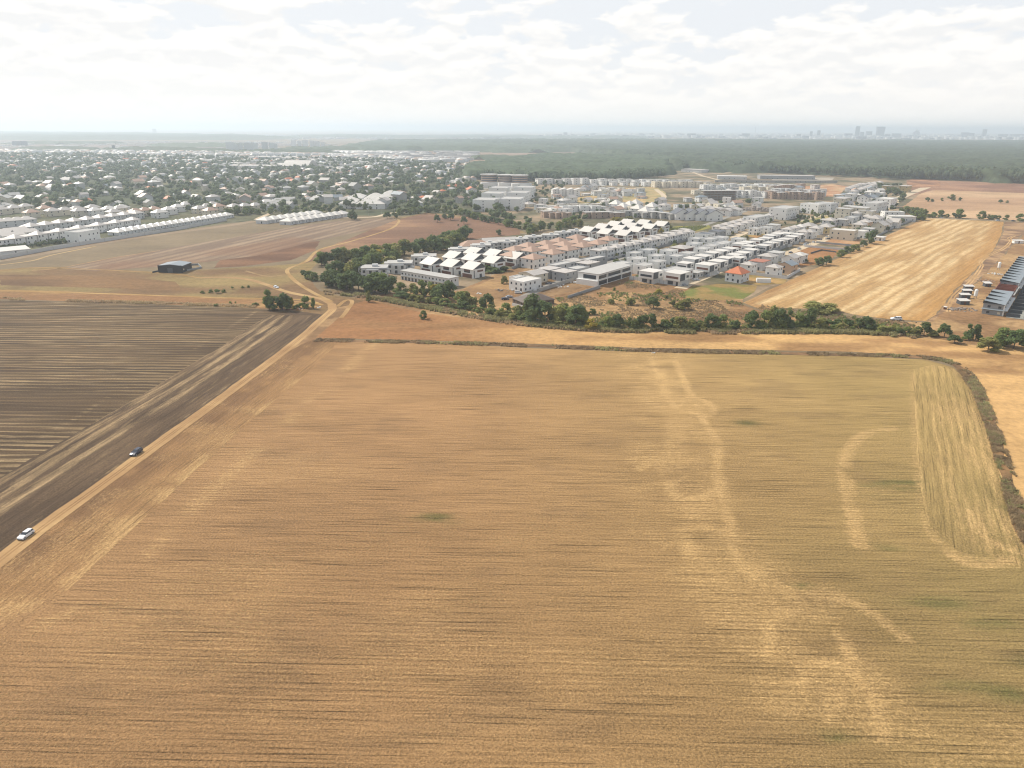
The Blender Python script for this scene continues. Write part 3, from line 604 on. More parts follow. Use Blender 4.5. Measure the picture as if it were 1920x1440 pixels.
def crown_mesh(name, mat, seed, nb=16, nl=900, shape='round', leaf=.055):
    """unit tree crown, about 1 wide and 1 tall, base at z=.12"""
    rng = np.random.default_rng(seed); cs = []
    for i in range(nb):
        t = rng.uniform(0, 1); a = rng.uniform(0, 2 * math.pi)
        if shape == 'round': z = .14 + .68 * t; rr = .37 * math.sqrt(max(.05, 1 - (1.75 * (t - .40)) ** 2)) * rng.uniform(.4, 1)
        elif shape == 'tall': z = .13 + .76 * t; rr = .34 * (1 - t * .75) * rng.uniform(.3, 1)
        else: z = .12 + .55 * t; rr = .42 * (1 - .5 * t) * rng.uniform(.3, 1)
        cs.append((rr * math.cos(a), rr * math.sin(a), z, rng.uniform(.11, .19)))
    cs = np.array(cs); V = []; Q = []
    k = rng.integers(0, nb, nl); d = rng.normal(size=(nl, 3)); d /= np.linalg.norm(d, axis=1)[:, None]
    d[:, 2] = np.where(d[:, 2] < -.5, -d[:, 2], d[:, 2])
    P = cs[k, :3] + d * cs[k, 3:4] * rng.uniform(.85, 1.12, (nl, 1))
    LV, LF = leaf_quads(P, d, leaf, rng, .55)
    # inner mass of small lobes
    IVs = []; IFs = []; b = 0
    for c in cs:
        q = IV1 * c[3] * .88 * rng.uniform(.85, 1.1, (len(IV1), 1)) + c[:3]; q[:, 2] = np.maximum(q[:, 2], .005); IVs.append(q); IFs.append(IF1 + b); b += len(q)
    IVs = np.concatenate(IVs); IFs = np.concatenate(IFs)
    V = np.concatenate([LV, IVs])
    me = bpy.data.meshes.new(name)
    me.from_pydata(V.tolist(), [], LF.tolist() + (IFs + len(LV)).tolist()); me.materials.append(mat); return me
def trunk_mesh(name='trunk'):
    mb = MB(); mb.cyl(0, 0, -.02, .22, .030, .022, 7); mb.cyl(0, 0, .22, .45, .022, .012, 7)
    for a in (.3, 2.4, 4.4):
        ca, sa = math.cos(a), math.sin(a); b = len(mb.v)
        for t, r in ((0, .014), (1, .005)):
            for i in range(5):
                q = 2 * math.pi * i / 5; mb.v.append((ca * .2 * t + r * math.cos(q) * -sa, sa * .2 * t + r * math.cos(q) * ca, .2 + .3 * t + r * math.sin(q)))
        for i in range(5): j = (i + 1) % 5; mb.f.append((b + i, b + j, b + 5 + j, b + 5 + i))
    return mb.mesh(name, M['bark'])
TRUNK = trunk_mesh(); CR = {}
def crown(mat, shape, var):
    k = (mat, shape, var)
    if k not in CR: CR[k] = crown_mesh('crown', LM[mat], hash((mat == 'dark', shape == 'tall', var)) % 999 + var * 13 + len(CR), shape=shape)
    return CR[k]

LAND = [('black barn', 330, 500), ('orange tiled house', 1383, 505), ('long grey terrace', 805, 525), ('white hall with black glazing', 1138, 515), ('track junction', 612, 580),
        ('green grass patch', 1345, 548), ('golden stubble field', 1560, 540), ('dark slate terrace', 1880, 560), ('white block of flats', 915, 385), ('white roofed bungalows', 570, 408),
        ('arched hall', 555, 312), ('white H shaped block', 1533, 388), ('brown roofed villas', 1040, 462), ('white roofed villas', 860, 492), ('long concrete wall', 160, 462),
        ('bend in the road', 735, 403), ('three white terraces', 697, 378), ('dark bronze roofed house', 1003, 560), ('red brown meadow', 820, 425), ('field corner ditch', 1790, 688),
        ('yellow houses', 1530, 428), ('concrete frame', 1350, 372), ('large tan field', 1810, 378), ('brick towers', 948, 340), ('long warehouse', 1480, 330), ('bright roofs at the forest edge', 640, 288)]
ORD = ['nearest', 'second', 'third', 'fourth', 'fifth', 'sixth', 'seventh', 'eighth', 'ninth', 'tenth', 'eleventh', 'twelfth', 'thirteenth', 'fourteenth', 'fifteenth', 'sixteenth', 'seventeenth', 'eighteenth', 'nineteenth', 'twentieth',
       'twenty-first', 'twenty-second', 'twenty-third', 'twenty-fourth', 'twenty-fifth', 'twenty-sixth', 'twenty-seventh', 'twenty-eighth', 'twenty-ninth', 'thirtieth']
PENDING = []      # (object, phrase, px, py): labelled once everything stands
def later(o, phrase, px, py): PENDING.append((o, phrase, px, py))
def finish_labels():
    B = {}
    for o, ph, px, py in PENDING:
        d, (nm, lx, ly) = min(((math.hypot(px - l[1], (py - l[2]) * 3), l) for l in LAND), key=lambda t: t[0])
        dx, dy = px - lx, (py - ly) * 3
        side = ('left of' if dx < 0 else 'right of') if abs(dx) > abs(dy) else ('behind' if dy < 0 else 'in front of')
        B.setdefault((ph, side, nm), []).append((d, o))
    def cut(s):
        for x in ('dense ', 'small ', ' on the plain', ' behind the fence', ' roofed', ' flat', ' bright', ' overhanging', ' counted'):
            if len(s.split()) <= 16: break
            s = s.replace(x, ' ' if x.startswith(' ') and x.endswith(' ') else '', 1)
        if len(s.split()) > 16: s = s.replace(' from it', '').replace(', closest to it', '')
        return s.strip() if len(s.split()) <= 16 else s.replace('half, on the upper street', 'half').replace('with shallow', 'with')
    for (ph, side, nm), l in B.items():
        l.sort(key=lambda t: t[0])
        for i, (d, o) in enumerate(l):
            o['label'] = cut(f'{ph} {side} the {nm}' if len(l) == 1 else f'{ph} {side} the {nm}, {ORD[min(i, 29)]} from it' if i else f'{ph} {side} the {nm}, closest to it')
NTREE = 0
def tree(px, py, hp, wp=None, mat='green', shape='round', group='trees of the field hedgerow', kindname='tree', phrase=None, trunk=True):
    global NTREE
    NTREE += 1
    p = G(px, py); s = mpp(px, py); h = hp * s * 1.04; w = (wp or hp * .9) * s * 1.22
    o = bpy.data.objects.new(kindname, None); COL.objects.link(o); o.location = p; o.empty_display_size = .5
    o.rotation_euler = (0, 0, random.uniform(0, 6.28))
    if kindname == 'tree' and group and 'hedgerow' not in group:
        kindname = 'garden_tree' if 'garden' in group else ('village_edge_tree' if 'village' in group else ('roadside_tree' if 'road' in group else 'field_tree')); o.name = kindname
    setp(o, None, kindname.replace('_', ' '), group)
    ph = phrase or {'dark': 'dense dark green', 'green': 'leafy green', 'olive': 'olive green', 'yellow': 'yellowing'}[mat] + (' tree' if 'tree' in kindname else ' bush')
    later(o, ph, px, py)
    link('crown', crown(mat, shape, random.randrange(3)), o, scale=(w, w, h))
    if trunk: link('trunk', TRUNK, o, scale=(h, h, h))
    return o
def belt(pts, n, h, mats='dark dark green green olive', w=1.0, **k):
    P = W(pts); L = [0]
    for a, b in zip(P[:-1], P[1:]): L.append(L[-1] + math.dist(a, b))
    for i in range(n):
        t = (i + random.uniform(.1, .9)) / n * L[-1]; j = max(q for q in range(len(L) - 1) if L[q] <= t)
        f = (t - L[j]) / (L[j + 1] - L[j]); (ax, ay), (bx, by) = pts[j], pts[j + 1]
        wx, wy = P[j][0] + (P[j + 1][0] - P[j][0]) * f, P[j][1] + (P[j + 1][1] - P[j][1]) * f
        px, py = topx(wx, wy, 0); hh = random.uniform(*h)
        tree(px + random.uniform(-3, 3), py + random.uniform(-1.5, 1.5), hh, hh * w * random.uniform(.8, 1.25), random.choice(mats.split()), **k)
def topx(x, y, z):
    d = Vector((x, y, z - H)); c = d.dot(_f); return 960 + F * d.dot(_r) / c, 720 - F * d.dot(_u) / c

# hedgerow and tree line
belt([(598, 500), (650, 492), (720, 484), (800, 474), (868, 462)], 26, (24, 32), 'dark dark green green olive')
belt([(800, 468), (850, 455), (880, 448)], 9, (20, 26), 'dark dark green')
belt([(620, 515), (670, 520), (700, 500), (740, 490)], 14, (24, 32), 'dark green green olive yellow')
belt([(566, 520), (590, 526)], 4, (14, 18), 'dark green')
belt([(610, 534), (650, 543), (690, 548), (735, 552)], 18, (26, 38), 'dark dark dark green')
belt([(660, 512), (700, 498), (740, 505)], 6, (22, 30), 'dark green olive')
for a in ((752, 556, 26, 26), (775, 552, 22, 20, 'olive'), (790, 556, 30, 24), (808, 556, 30, 22), (778, 560, 18, 16), (822, 566, 30, 28, 'dark'), (838, 562, 36, 38, 'dark'), (815, 558, 26, 22, 'yellow'), (862, 573, 26, 26), (872, 568, 24, 22, 'olive'), (886, 575, 20, 22, 'olive'),
          (912, 582, 32, 26, 'dark'), (918, 586, 16, 22, 'olive'), (948, 588, 20, 24), (972, 594, 22, 24, 'olive'), (960, 600, 12, 18), (1002, 602, 50, 48, 'dark'), (1022, 604, 40, 40, 'dark'), (985, 600, 28, 26), (1048, 606, 34, 32, 'olive'), (1058, 600, 26, 26, 'green'),
          (1080, 612, 42, 36, 'dark'), (1072, 606, 36, 26), (1108, 618, 20, 26, 'yellow'), (1090, 610, 30, 26), (1062, 611, 12, 16, 'olive'), (1142, 616, 24, 26), (1158, 616, 28, 22, 'dark'), (1135, 612, 20, 20, 'olive'), (1185, 618, 26, 24), (1205, 617, 28, 24, 'dark'), (1222, 617, 30, 22, 'dark'), (1245, 617, 22, 20),
          (1273, 617, 26, 30, 'olive'), (1262, 617, 22, 20, 'dark'), (1296, 616, 20, 20, 'olive'), (1310, 616, 16, 18, 'dark'), (1334, 617, 30, 26, 'dark'), (1352, 617, 28, 26), (1378, 616, 16, 22, 'dark'), (1409, 616, 34, 30, 'dark'), (1432, 617, 36, 30), (1448, 612, 38, 24, 'olive'), (1461, 618, 40, 30, 'dark'), (1476, 614, 36, 24, 'dark'),
          (1466, 620, 16, 18), (1497, 615, 28, 26), (1519, 616, 40, 28, 'dark'), (1508, 616, 24, 20, 'dark'), (1540, 615, 20, 24, 'olive'), (1556, 615, 16, 20, 'dark'), (1570, 615, 17, 20, 'dark'), (1588, 615, 18, 22, 'dark'), (1600, 617, 12, 20, 'olive'), (1619, 620, 28, 32, 'dark'), (1632, 620, 20, 22), (1652, 622, 14, 22), (1675, 624, 14, 24, 'olive'), (1700, 628, 15, 22), (1716, 628, 15, 20, 'olive'),
          (1732, 629, 26, 24, 'dark'), (1748, 630, 13, 22, 'olive'), (1770, 632, 26, 24, 'dark'), (1789, 643, 16, 24, 'dark'), (1816, 637, 32, 22, 'dark'), (1829, 637, 30, 20, 'dark'), (1808, 638, 8, 12), (1852, 658, 27, 40, 'olive'), (1868, 652, 24, 24), (1880, 648, 34, 34), (1900, 654, 38, 36, 'dark'), (1922, 652, 36, 40, 'dark'),
          (505, 580, 37, 24, 'green'), (512, 581, 26, 20), (530, 581, 32, 30, 'dark'), (538, 580, 28, 20, 'green'), (548, 580, 22, 10, 'yellow'), (572, 577, 22, 22), (588, 579, 22, 12), (556, 579, 10, 12), (691, 566, 20, 13, 'olive'), (794, 598, 16, 15, 'green'),
          (1225, 578, 22, 24, 'dark'), (1212, 572, 10, 8), (1280, 580, 18, 28, 'olive'), (1290, 568, 12, 12), (1262, 575, 14, 14, 'olive'), (1182, 572, 14, 18, 'olive'), (1145, 570, 12, 14, 'olive'), (1250, 560, 8, 6), (1235, 550, 10, 14, 'yellow'),
          (1152, 545, 8, 6), (1090, 590, 18, 20, 'olive'), (1110, 590, 14, 14), (1060, 585, 18, 24, 'olive'), (700, 575, 1, 1)):
    if a[2] < 4: continue
    px, py, hp, wp = a[:4]; mt = a[4] if len(a) > 4 else 'green'
    tree(px, py, hp, wp, mt, 'tall' if hp > wp * 1.35 else ('round' if hp > 13 else 'low'), kindname='tree' if hp > 13 else 'bush')
tree(1540, 584, 24, 62, 'olive', 'low', kindname='bush', phrase='wide ivy covered mound bush')
for a in ((1577, 482, 14, 16), (1588, 474, 12, 15, 'dark'), (1598, 472, 13, 14), (1607, 470, 13, 14, 'olive'), (1619, 463, 13, 14, 'dark'), (1630, 457, 24, 20, 'dark'), (1535, 498, 16, 18, 'dark'), (1549, 497, 18, 18, 'dark'), (1508, 492, 8, 14, 'dark')):
    tree(*a[:4], a[4] if len(a) > 4 else 'green', group='trees along the estate boundary')
for a in ((1690, 402, 12), (1698, 400, 13), (1708, 401, 12), (1718, 402, 13), (1730, 404, 15), (1718, 412, 17), (1726, 413, 14), (1740, 408, 8), (1748, 408, 12), (1764, 408, 14), (1776, 408, 7), (1788, 409, 10), (1799, 409, 17), (1840, 411, 15), (1856, 412, 11), (1864, 412, 9), (1872, 412, 8), (1886, 413, 10), (1912, 415, 14),
          (1739, 378, 8), (1748, 378, 6), (1766, 377, 6), (1784, 376, 11), (1800, 376, 6), (1876, 381, 7), (1888, 381, 5)):
    tree(a[0], a[1], a[2], a[2] * 1.15, random.choice(('dark', 'green', 'green')), group='trees by the far country road', phrase='small round tree')
for a in ((820, 417, 15, 12), (845, 413, 14, 14), (833, 410, 9, 11), (870, 420, 15, 12), (935, 441, 11, 11), (660, 412, 17, 20), (726, 410, 13, 14), (740, 410, 12, 14), (859, 424, 4, 4), (1090, 405, 10, 9)):
    tree(*a[:4], 'dark', group='trees by the red brown meadow', phrase='dark round tree')
belt([(745, 404), (800, 398), (860, 402), (900, 414), (950, 424), (990, 432)], 30, (10, 15), 'dark green green', group='trees at the village edge', phrase='bushy tree')
belt([(985, 440), (1020, 432), (1050, 432)], 8, (12, 18), 'green olive dark', group='trees at the village edge', phrase='bushy tree')
belt([(1050, 428), (1090, 424)], 7, (14, 19), 'olive green', group='trees at the village edge', phrase='broad green tree')
belt([(1145, 420), (1185, 419)], 5, (10, 14), 'olive yellow', group='trees at the village edge', phrase='bushy tree')
belt([(240, 408), (300, 404)], 6, (9, 13), 'olive green', group='trees at the village edge', phrase='hedge tree')
belt([(422, 404), (485, 401)], 8, (11, 16), 'dark dark green', group='trees at the village edge', phrase='dark tree')
belt([(500, 402), (600, 398), (650, 400)], 10, (10, 14), 'dark green', group='trees at the village edge', phrase='bushy tree')
belt([(1640, 352), (1700, 372)], 10, (8, 13), 'dark', group='trees beside the estate top end', phrase='dark tree')
for a in ((395, 549, 8, 8), (408, 550, 9, 12), (420, 548, 7, 8), (436, 542, 6, 6), (455, 540, 5, 6), (466, 539, 5, 6), (380, 550, 6, 8), (432, 569, 5, 6), (442, 570, 6, 4), (405, 574, 5, 10), (478, 573, 7, 12), (1480, 545, 3, 3)):
    if a[2] > 3: tree(*a[:4], 'weed' if False else 'green', 'low', group='bushes in the left meadow', kindname='bush', trunk=False)
# garden trees inside the estate
for i in range(105):
    t = random.random(); x = 1150 + 430 * random.random(); y = 520 - (x - 1150) * .22 + random.uniform(-45, 15)
    if x < 1240 and y > 500: y -= 25
    if y > 522 - (x - 1290) * .45 and x > 1290: y -= 25
    tree(x, y, random.uniform(5, 9), None, random.choice(('dark', 'green', 'olive')), 'round', group='garden trees among the houses', phrase='small garden tree', trunk=False)
for a in ((1108, 470, 11, 12), (925, 511, 12, 36, 'dark'), (908, 508, 14, 20, 'dark'), (945, 509, 12, 20, 'dark'), (800, 491, 14, 16, 'olive'), (873, 480, 14, 14, 'yellow'), (915, 473, 9, 12, 'yellow'), (1155, 452, 10, 12, 'dark'), (1265, 465, 10, 16, 'olive'), (1312, 456, 11, 14, 'yellow'), (1257, 432, 10, 12, 'olive'), (1240, 437, 10, 10, 'yellow'), (1170, 480, 8, 10, 'dark'), (1198, 523, 8, 18, 'dark'), (1235, 528, 8, 16, 'dark'), (945, 532, 16, 16, 'olive'), (1010, 460, 10, 16), (1065, 444, 9, 9, 'olive'), (1402, 424, 10, 16, 'olive'), (1440, 420, 8, 12), (1290, 345, 1, 1)):
    if a[2] > 3: tree(a[0], a[1], a[2], a[3], a[4] if len(a) > 4 else 'green', 'low' if a[3] > a[2] * 1.3 else 'round', group='garden trees among the houses', phrase={'dark': 'dark garden tree', 'yellow': 'yellow garden tree', 'olive': 'olive garden tree'}.get(a[4] if len(a) > 4 else '', 'green garden tree'))

belt([(750, 560), (860, 578), (960, 600), (1060, 612), (1160, 616), (1300, 618), (1500, 618), (1640, 622), (1720, 630)], 64, (9, 17), 'olive green olive green dark', 1.5, kindname='bush', group='low bushes filling the hedgerow', trunk=False)
# ---- stuff: joined masses of vegetation
def joined_trees(name, pts, mat, hr, leafn=46, leaf=.12, seed=3, wr=(.85, 1.3), label=None, blob=IV1, blobf=IF1, nblob=3):
    rng = np.random.default_rng(seed); V = []; Q = []; T = []; b = 0
    protos = []
    for k in range(6):
        cs = np.c_[rng.uniform(-.2, .2, (nblob, 2)), rng.uniform(.42, .7, nblob), rng.uniform(.24, .34, nblob)]
        d = rng.normal(size=(leafn, 3)); d /= np.linalg.norm(d, axis=1)[:, None]; d[:, 2] = np.abs(d[:, 2]) * np.where(rng.random(leafn) < .25, -1, 1)
        kk = rng.integers(0, nblob, leafn); P = cs[kk, :3] + d * cs[kk, 3:4] * rng.uniform(.9, 1.2, (leafn, 1))
        LV, LF = leaf_quads(P, d, leaf, rng, .45)
        BV = np.concatenate([blob * c[3] * rng.uniform(.8, 1.1, (len(blob), 1)) + c[:3] for c in cs]); BF = np.concatenate([blobf + len(blob) * i for i in range(nblob)])
        LT = np.concatenate([LF[:, :3], LF[:, [0, 2, 3]]]); protos.append((np.concatenate([LV, BV]), np.concatenate([LT, BF + len(LV)])))
    n = len(pts); hs = rng.uniform(*hr, n); ws = hs * rng.uniform(*wr, n); an = rng.uniform(0, 6.28, n); kk = rng.integers(0, 6, n)
    for i in range(n):
        pv, pf = protos[kk[i]]; c, s = math.cos(an[i]), math.sin(an[i])
        V.append(np.stack([(pv[:, 0] * c - pv[:, 1] * s) * ws[i] + pts[i][0], (pv[:, 0] * s + pv[:, 1] * c) * ws[i] + pts[i][1], pv[:, 2] * hs[i]], 1)); Q.append(pf + b); b += len(pv)
    me = mesh_np(name, np.concatenate(V), np.concatenate(Q), mat)
    o = link(name, me); setp(o, label, None, None, 'stuff'); return o
def tufts(name, pts, mat, h, w, label, seed=1, blades=5):
    """joined clumps of upright blades"""
    rng = np.random.default_rng(seed); P = np.asarray(pts); n = len(P) * blades; P = np.repeat(P, blades, 0)
    a = rng.uniform(0, 6.28, n); off = rng.normal(0, w * .5, (n, 2)); hh = rng.uniform(h * .5, h * 1.15, n); ww = rng.uniform(w * .3, w * .7, n)
    base = P + off; dx, dy = np.cos(a) * ww, np.sin(a) * ww; lx, ly = rng.normal(0, h * .25, (2, n))
    V = np.stack([np.c_[base[:, 0] - dx, base[:, 1] - dy, np.zeros(n)], np.c_[base[:, 0] + dx, base[:, 1] + dy, np.zeros(n)],
                  np.c_[base[:, 0] + dx * .5 + lx, base[:, 1] + dy * .5 + ly, hh], np.c_[base[:, 0] - dx * .6 + lx, base[:, 1] - dy * .6 + ly, hh * .85]], 1).reshape(-1, 3)
    o = link(name, mesh_np(name, V, np.arange(4 * n).reshape(-1, 4), mat)); setp(o, label, None, None, 'stuff'); return o
def along(pts, n, width, seed=1, lim=None):
    P = smooth(W(pts), 5); rng = np.random.default_rng(seed); A = np.array(P); L = np.r_[0, np.cumsum(np.hypot(*np.diff(A, axis=0).T))]
    t = rng.uniform(0, L[-1], n); x = np.interp(t, L, A[:, 0]); y = np.interp(t, L, A[:, 1])
    T = np.gradient(A, axis=0); T /= np.linalg.norm(T, axis=1)[:, None]; tx = np.interp(t, L, T[:, 0]); ty = np.interp(t, L, T[:, 1])
    o = rng.uniform(-.5, .5, n) * width; return np.c_[x - ty * o, y + tx * o]
HEDGE = [(590, 638), (700, 640), (850, 644), (1000, 649), (1200, 657), (1400, 661), (1600, 666), (1745, 672), (1800, 690), (1835, 735)]
strip('ditch_bank', HEDGE, 3.8, .1, MG_scrub, mottled(C(122, 98, 74), C(158, 124, 92), 6), 1.2)
strip('ditch_bank', HEDGE[-2:] + [(1860, 800), (1885, 880), (1905, 950), (1930, 1010), (1990, 1090), (2080, 1200)], 3.0, .105, MG_scrub, mottled(C(122, 100, 74), C(166, 130, 92), 6), 1.5)
def patchy(p, s=9, lo=.42, seed=3): return p[fbm(p[:, 0], p[:, 1], s, 3, seed) > lo]
BANK = [(1830, 725), (1860, 800), (1885, 880), (1905, 950), (1930, 1010), (1990, 1090), (2060, 1180)]
RE_ = [(600, 548), (680, 556), (760, 570), (860, 588), (960, 605), (1060, 615), (1150, 620), (1300, 623), (1450, 623), (1600, 624), (1720, 633)]
tufts('dry_weeds', patchy(along(HEDGE, 4600, 5.0, 1), 8, .44), LM['dry'], .75, .45, 'brown dry weeds along the ditch between stubble field and grass strip')
tufts('green_weeds', patchy(along(HEDGE, 1800, 4.4, 21), 12, .58, 8), LM['reed'], .9, .5, 'olive weeds scattered along the ditch between field and grass strip')
tufts('dry_weeds', patchy(along(BANK, 4800, 4.2, 2), 5, .42), LM['dry'], .7, .35, 'brown and olive weeds on the bank right of the stubble field')
tufts('green_weeds', patchy(along(BANK, 1500, 4, 3), 6, .54, 6), LM['reed'], .85, .4, 'olive weeds mixed into the bank right of the stubble field')
tufts('reeds', patchy(along(RE_, 6500, 6.5, 4), 10, .40), LM['reed'], 1.7, .8, 'dry green reeds in front of the tree line')
tufts('dry_weeds', patchy(along(RE_, 3500, 8, 24), 14, .52, 9), LM['dry'], 1.2, .8, 'brown weeds mixed with the reeds before the tree line')
tufts('dry_weeds', patchy(along([(0, 560), (120, 564), (300, 569), (480, 575)], 1400, 5, 5), 12, .48), LM['dry'], .9, .5, 'brown weeds along the top edge of the ploughed field')
def scatter(poly, n, seed):
    P = W(poly); A = np.array(P); rng = np.random.default_rng(seed); out = np.zeros((0, 2))
    while len(out) < n:
        q = rng.uniform(A.min(0), A.max(0), (n * 3, 2)); q = q[inside(q[:, 0], q[:, 1], P)]; out = np.concatenate([out, q])
    return out[:n]
sc_ = scatter([(1040, 560), (1180, 528), (1280, 545), (1290, 560), (1400, 568), (1560, 590), (1730, 606), (1720, 622), (1100, 612)], 9000, 6)
k_ = fbm(sc_[:, 0], sc_[:, 1], 12, 3, 5) > .52
tufts('dry_weeds', sc_[k_], LM['dry'], .55, .55, 'brown scrub weeds between the tree line and the estate')
sc_ = scatter([(1040, 560), (1180, 528), (1280, 545), (1290, 560), (1400, 568), (1560, 590), (1730, 606), (1720, 622), (1100, 612)], 1500, 16)
tufts('green_weeds', sc_[fbm(sc_[:, 0], sc_[:, 1], 25, 3, 8) > .55], LM['weed'], 1.2, .8, 'green scrub weeds between the tree line and the estate')
sc_ = scatter([(1250, 442), (1262, 428), (1325, 424), (1290, 438)], 700, 17)
tufts('green_weeds', sc_, LM['weed'], 1.4, 1.1, 'green weeds on the empty plot beside the white roofed villas')
# straw lying on the near stubble
st_ = scatter([(-30, 1442), (1950, 1442), (1950, 1010), (1400, 960), (700, 960), (-30, 1200)], 60000, 8)
rows_ = np.sin((st_[:, 1] * math.cos(ROW_A) - st_[:, 0] * math.sin(ROW_A)) * 2 * math.pi / 1.4); st_ = st_[(rows_ > -.4)]
tufts('straw_stubble', st_, LM['straw'], .14, .16, 'cut straw stubble standing in rows on the near field', 9, 2)

# forest
def forest(name, poly, n, hr, seed, label, step, big=None):
    pts = scatter(poly, n, seed); joined_trees(name, pts, LM['forest'], hr, 10, .16, seed, (.55, .8), label, nblob=2)
def canopy(name, poly, step, h, seed, label, mat=None, bump=5):
    """closed crown surface of a far wood, standing on its own edge wall"""
    P = W(poly); A = np.array(P); x0, y0 = A.min(0); x1, y1 = A.max(0)
    nx, ny = int((x1 - x0) / step[0]) + 2, int((y1 - y0) / step[1]) + 2
    gx, gy = np.meshgrid(x0 + np.arange(nx) * step[0], y0 + np.arange(ny) * step[1]); rng = np.random.default_rng(seed)
    gx = gx + rng.uniform(-.4, .4, gx.shape) * step[0]; gy = gy + rng.uniform(-.4, .4, gy.shape) * step[1]
    jx = gx + (fbm(gx, gy, 90, 3, seed) - .5) * 60; jy = gy + (fbm(gx, gy, 90, 3, seed + 9) - .5) * 60
    ins = inside(jx, jy, P); z = np.where(ins, h + rng.uniform(-bump, bump, gx.shape) + (fbm(gx, gy, 120, 3, seed) - .5) * h * .5, -.5)
    V = np.stack([gx, gy, z], -1).reshape(-1, 3); i = np.arange(nx * ny).reshape(ny, nx)
    Q = np.stack([i[:-1, :-1], i[:-1, 1:], i[1:, 1:], i[1:, :-1]], -1).reshape(-1, 4)
    keep = ins.ravel()[Q].any(1); o = link(name, mesh_np(name, V, Q[keep], mat or LM['forest'])); setp(o, label, None, None, 'stuff'); return o
F1 = [(858, 336), (880, 320), (930, 306), (1010, 297), (1120, 297), (1270, 300), (1262, 312), (1240, 330), (1150, 340), (1000, 340), (930, 336)]
canopy('forest', F1, (9, 11), 15, 1, 'near wood behind the brick towers and white villas', bump=3.5)
F2 = [(1255, 318), (1290, 300), (1160, 296), (1000, 277), (860, 271), (700, 267), (950, 265.5), (1300, 265.5), (1920, 268), (2500, 270), (2500, 352), (1920, 344), (1790, 338), (1690, 334), (1600, 330), (1480, 325), (1340, 323)]
canopy('forest', F2, (14, 26), 19, 2, 'wide forest stretching across the right half below the horizon', bump=5)
canopy('forest', [(640, 279), (700, 268), (800, 267), (1000, 268), (1200, 271), (1200, 280), (1000, 287), (800, 283), (690, 285)], (30, 50), 16, 12, 'forest belt behind the bright roofs', bump=5)
forest('forest_edge', [(1690, 336), (1800, 339), (1920, 345), (2000, 347), (2000, 338), (1800, 332), (1690, 330)], 900, (18, 26), 5, 'tall trees forming the near edge of the wide forest', 8)
forest('forest_edge', [(1280, 320), (1400, 323), (1600, 333), (1690, 338), (1690, 332), (1500, 318), (1280, 312)], 900, (14, 22), 6, 'tall trees at the forest edge behind the long warehouse', 8)
forest('forest_edge', [(890, 337), (1000, 341), (1150, 341), (1245, 333), (1245, 328), (1100, 335), (890, 330)], 700, (14, 19), 7, 'tall trees along the front of the near wood', 8)
canopy('forest', [(-700, 262), (520, 262), (520, 259), (350, 253), (0, 249), (-700, 249)], (180, 260), 22, 3, 'far blue forest strip on the left', bump=8)
canopy('forest', [(560, 258), (900, 260), (1200, 259), (1200, 255), (560, 254)], (200, 260), 14, 4, 'far treed plain in the middle distance', bump=8)
for q_, (pl, h_) in enumerate((([(150, 284), (330, 284), (430, 288), (560, 290), (640, 291), (620, 286), (430, 283), (300, 280)], 11), ([(270, 274), (420, 276), (470, 272), (330, 271)], 10), ([(560, 285), (700, 287), (640, 279), (520, 280)], 12), ([(30, 281), (180, 283), (170, 279), (60, 278)], 9), ([(880, 300), (960, 300), (1000, 296), (900, 295)], 9), ([(0, 270), (120, 271), (240, 269), (90, 267)], 9))):
    canopy('far_trees', pl, (28, 50), h_, 60 + q_, 'hazy belt of trees on the far plain', LM['village'], bump=5)
# village greenery
vil = scatter([(-200, 400), (0, 395), (240, 395), (430, 405), (640, 398), (745, 402), (890, 398), (960, 420), (890, 345), (880, 312), (700, 300), (400, 295), (150, 290), (-300, 288)], 7300, 9)
joined_trees('village_trees', vil, LM['village'], (5, 13), 26, .15, 9, label='garden trees crowding the village on the left', nblob=2)
vb = scatter([(1000, 425), (900, 400), (890, 345), (1060, 345), (1100, 380), (1240, 385), (1420, 380), (1400, 395), (1300, 400), (1240, 415), (1120, 412)], 230, 10)
joined_trees('garden_trees', vb, LM['village'], (4, 8), 30, .15, 10, label='green gardens between the far rows of the estate')
vc = scatter([(1480, 400), (1560, 380), (1640, 350), (1700, 345), (1690, 392), (1735, 404), (1640, 445), (1560, 440), (1500, 430)], 260, 11)
joined_trees('garden_trees', vc, LM['village'], (3, 6.5), 30, .15, 11, label='green gardens at the far right end of the estate')
joined_trees('garden_trees', along([(0, 468), (60, 462), (140, 452)], 120, 12, 12), LM['village'], (2, 4), 30, .15, 12, label='low shrubs behind the long concrete wall')
# ------------------------------------------------------------------ haze
hz = MB().box(-90500, 90500, -3000, 90500, -1.0, 150).mesh('haze', M['white']); hz.materials.clear()
hm = bpy.data.materials.new('haze_air'); hm.use_nodes = True; hm.node_tree.nodes.clear()
pv = hm.node_tree.nodes.new('ShaderNodeVolumePrincipled'); pv.inputs['Density'].default_value = 1.5e-4; pv.inputs['Color'].default_value = (.78, .89, 1.0, 1)
pv.inputs['Anisotropy'].default_value = .35
ho = hm.node_tree.nodes.new('ShaderNodeOutputMaterial'); hm.node_tree.links.new(pv.outputs[0], ho.inputs['Volume'])
hz.materials.append(hm); setp(link('haze', hz), None, None, None, 'stuff')

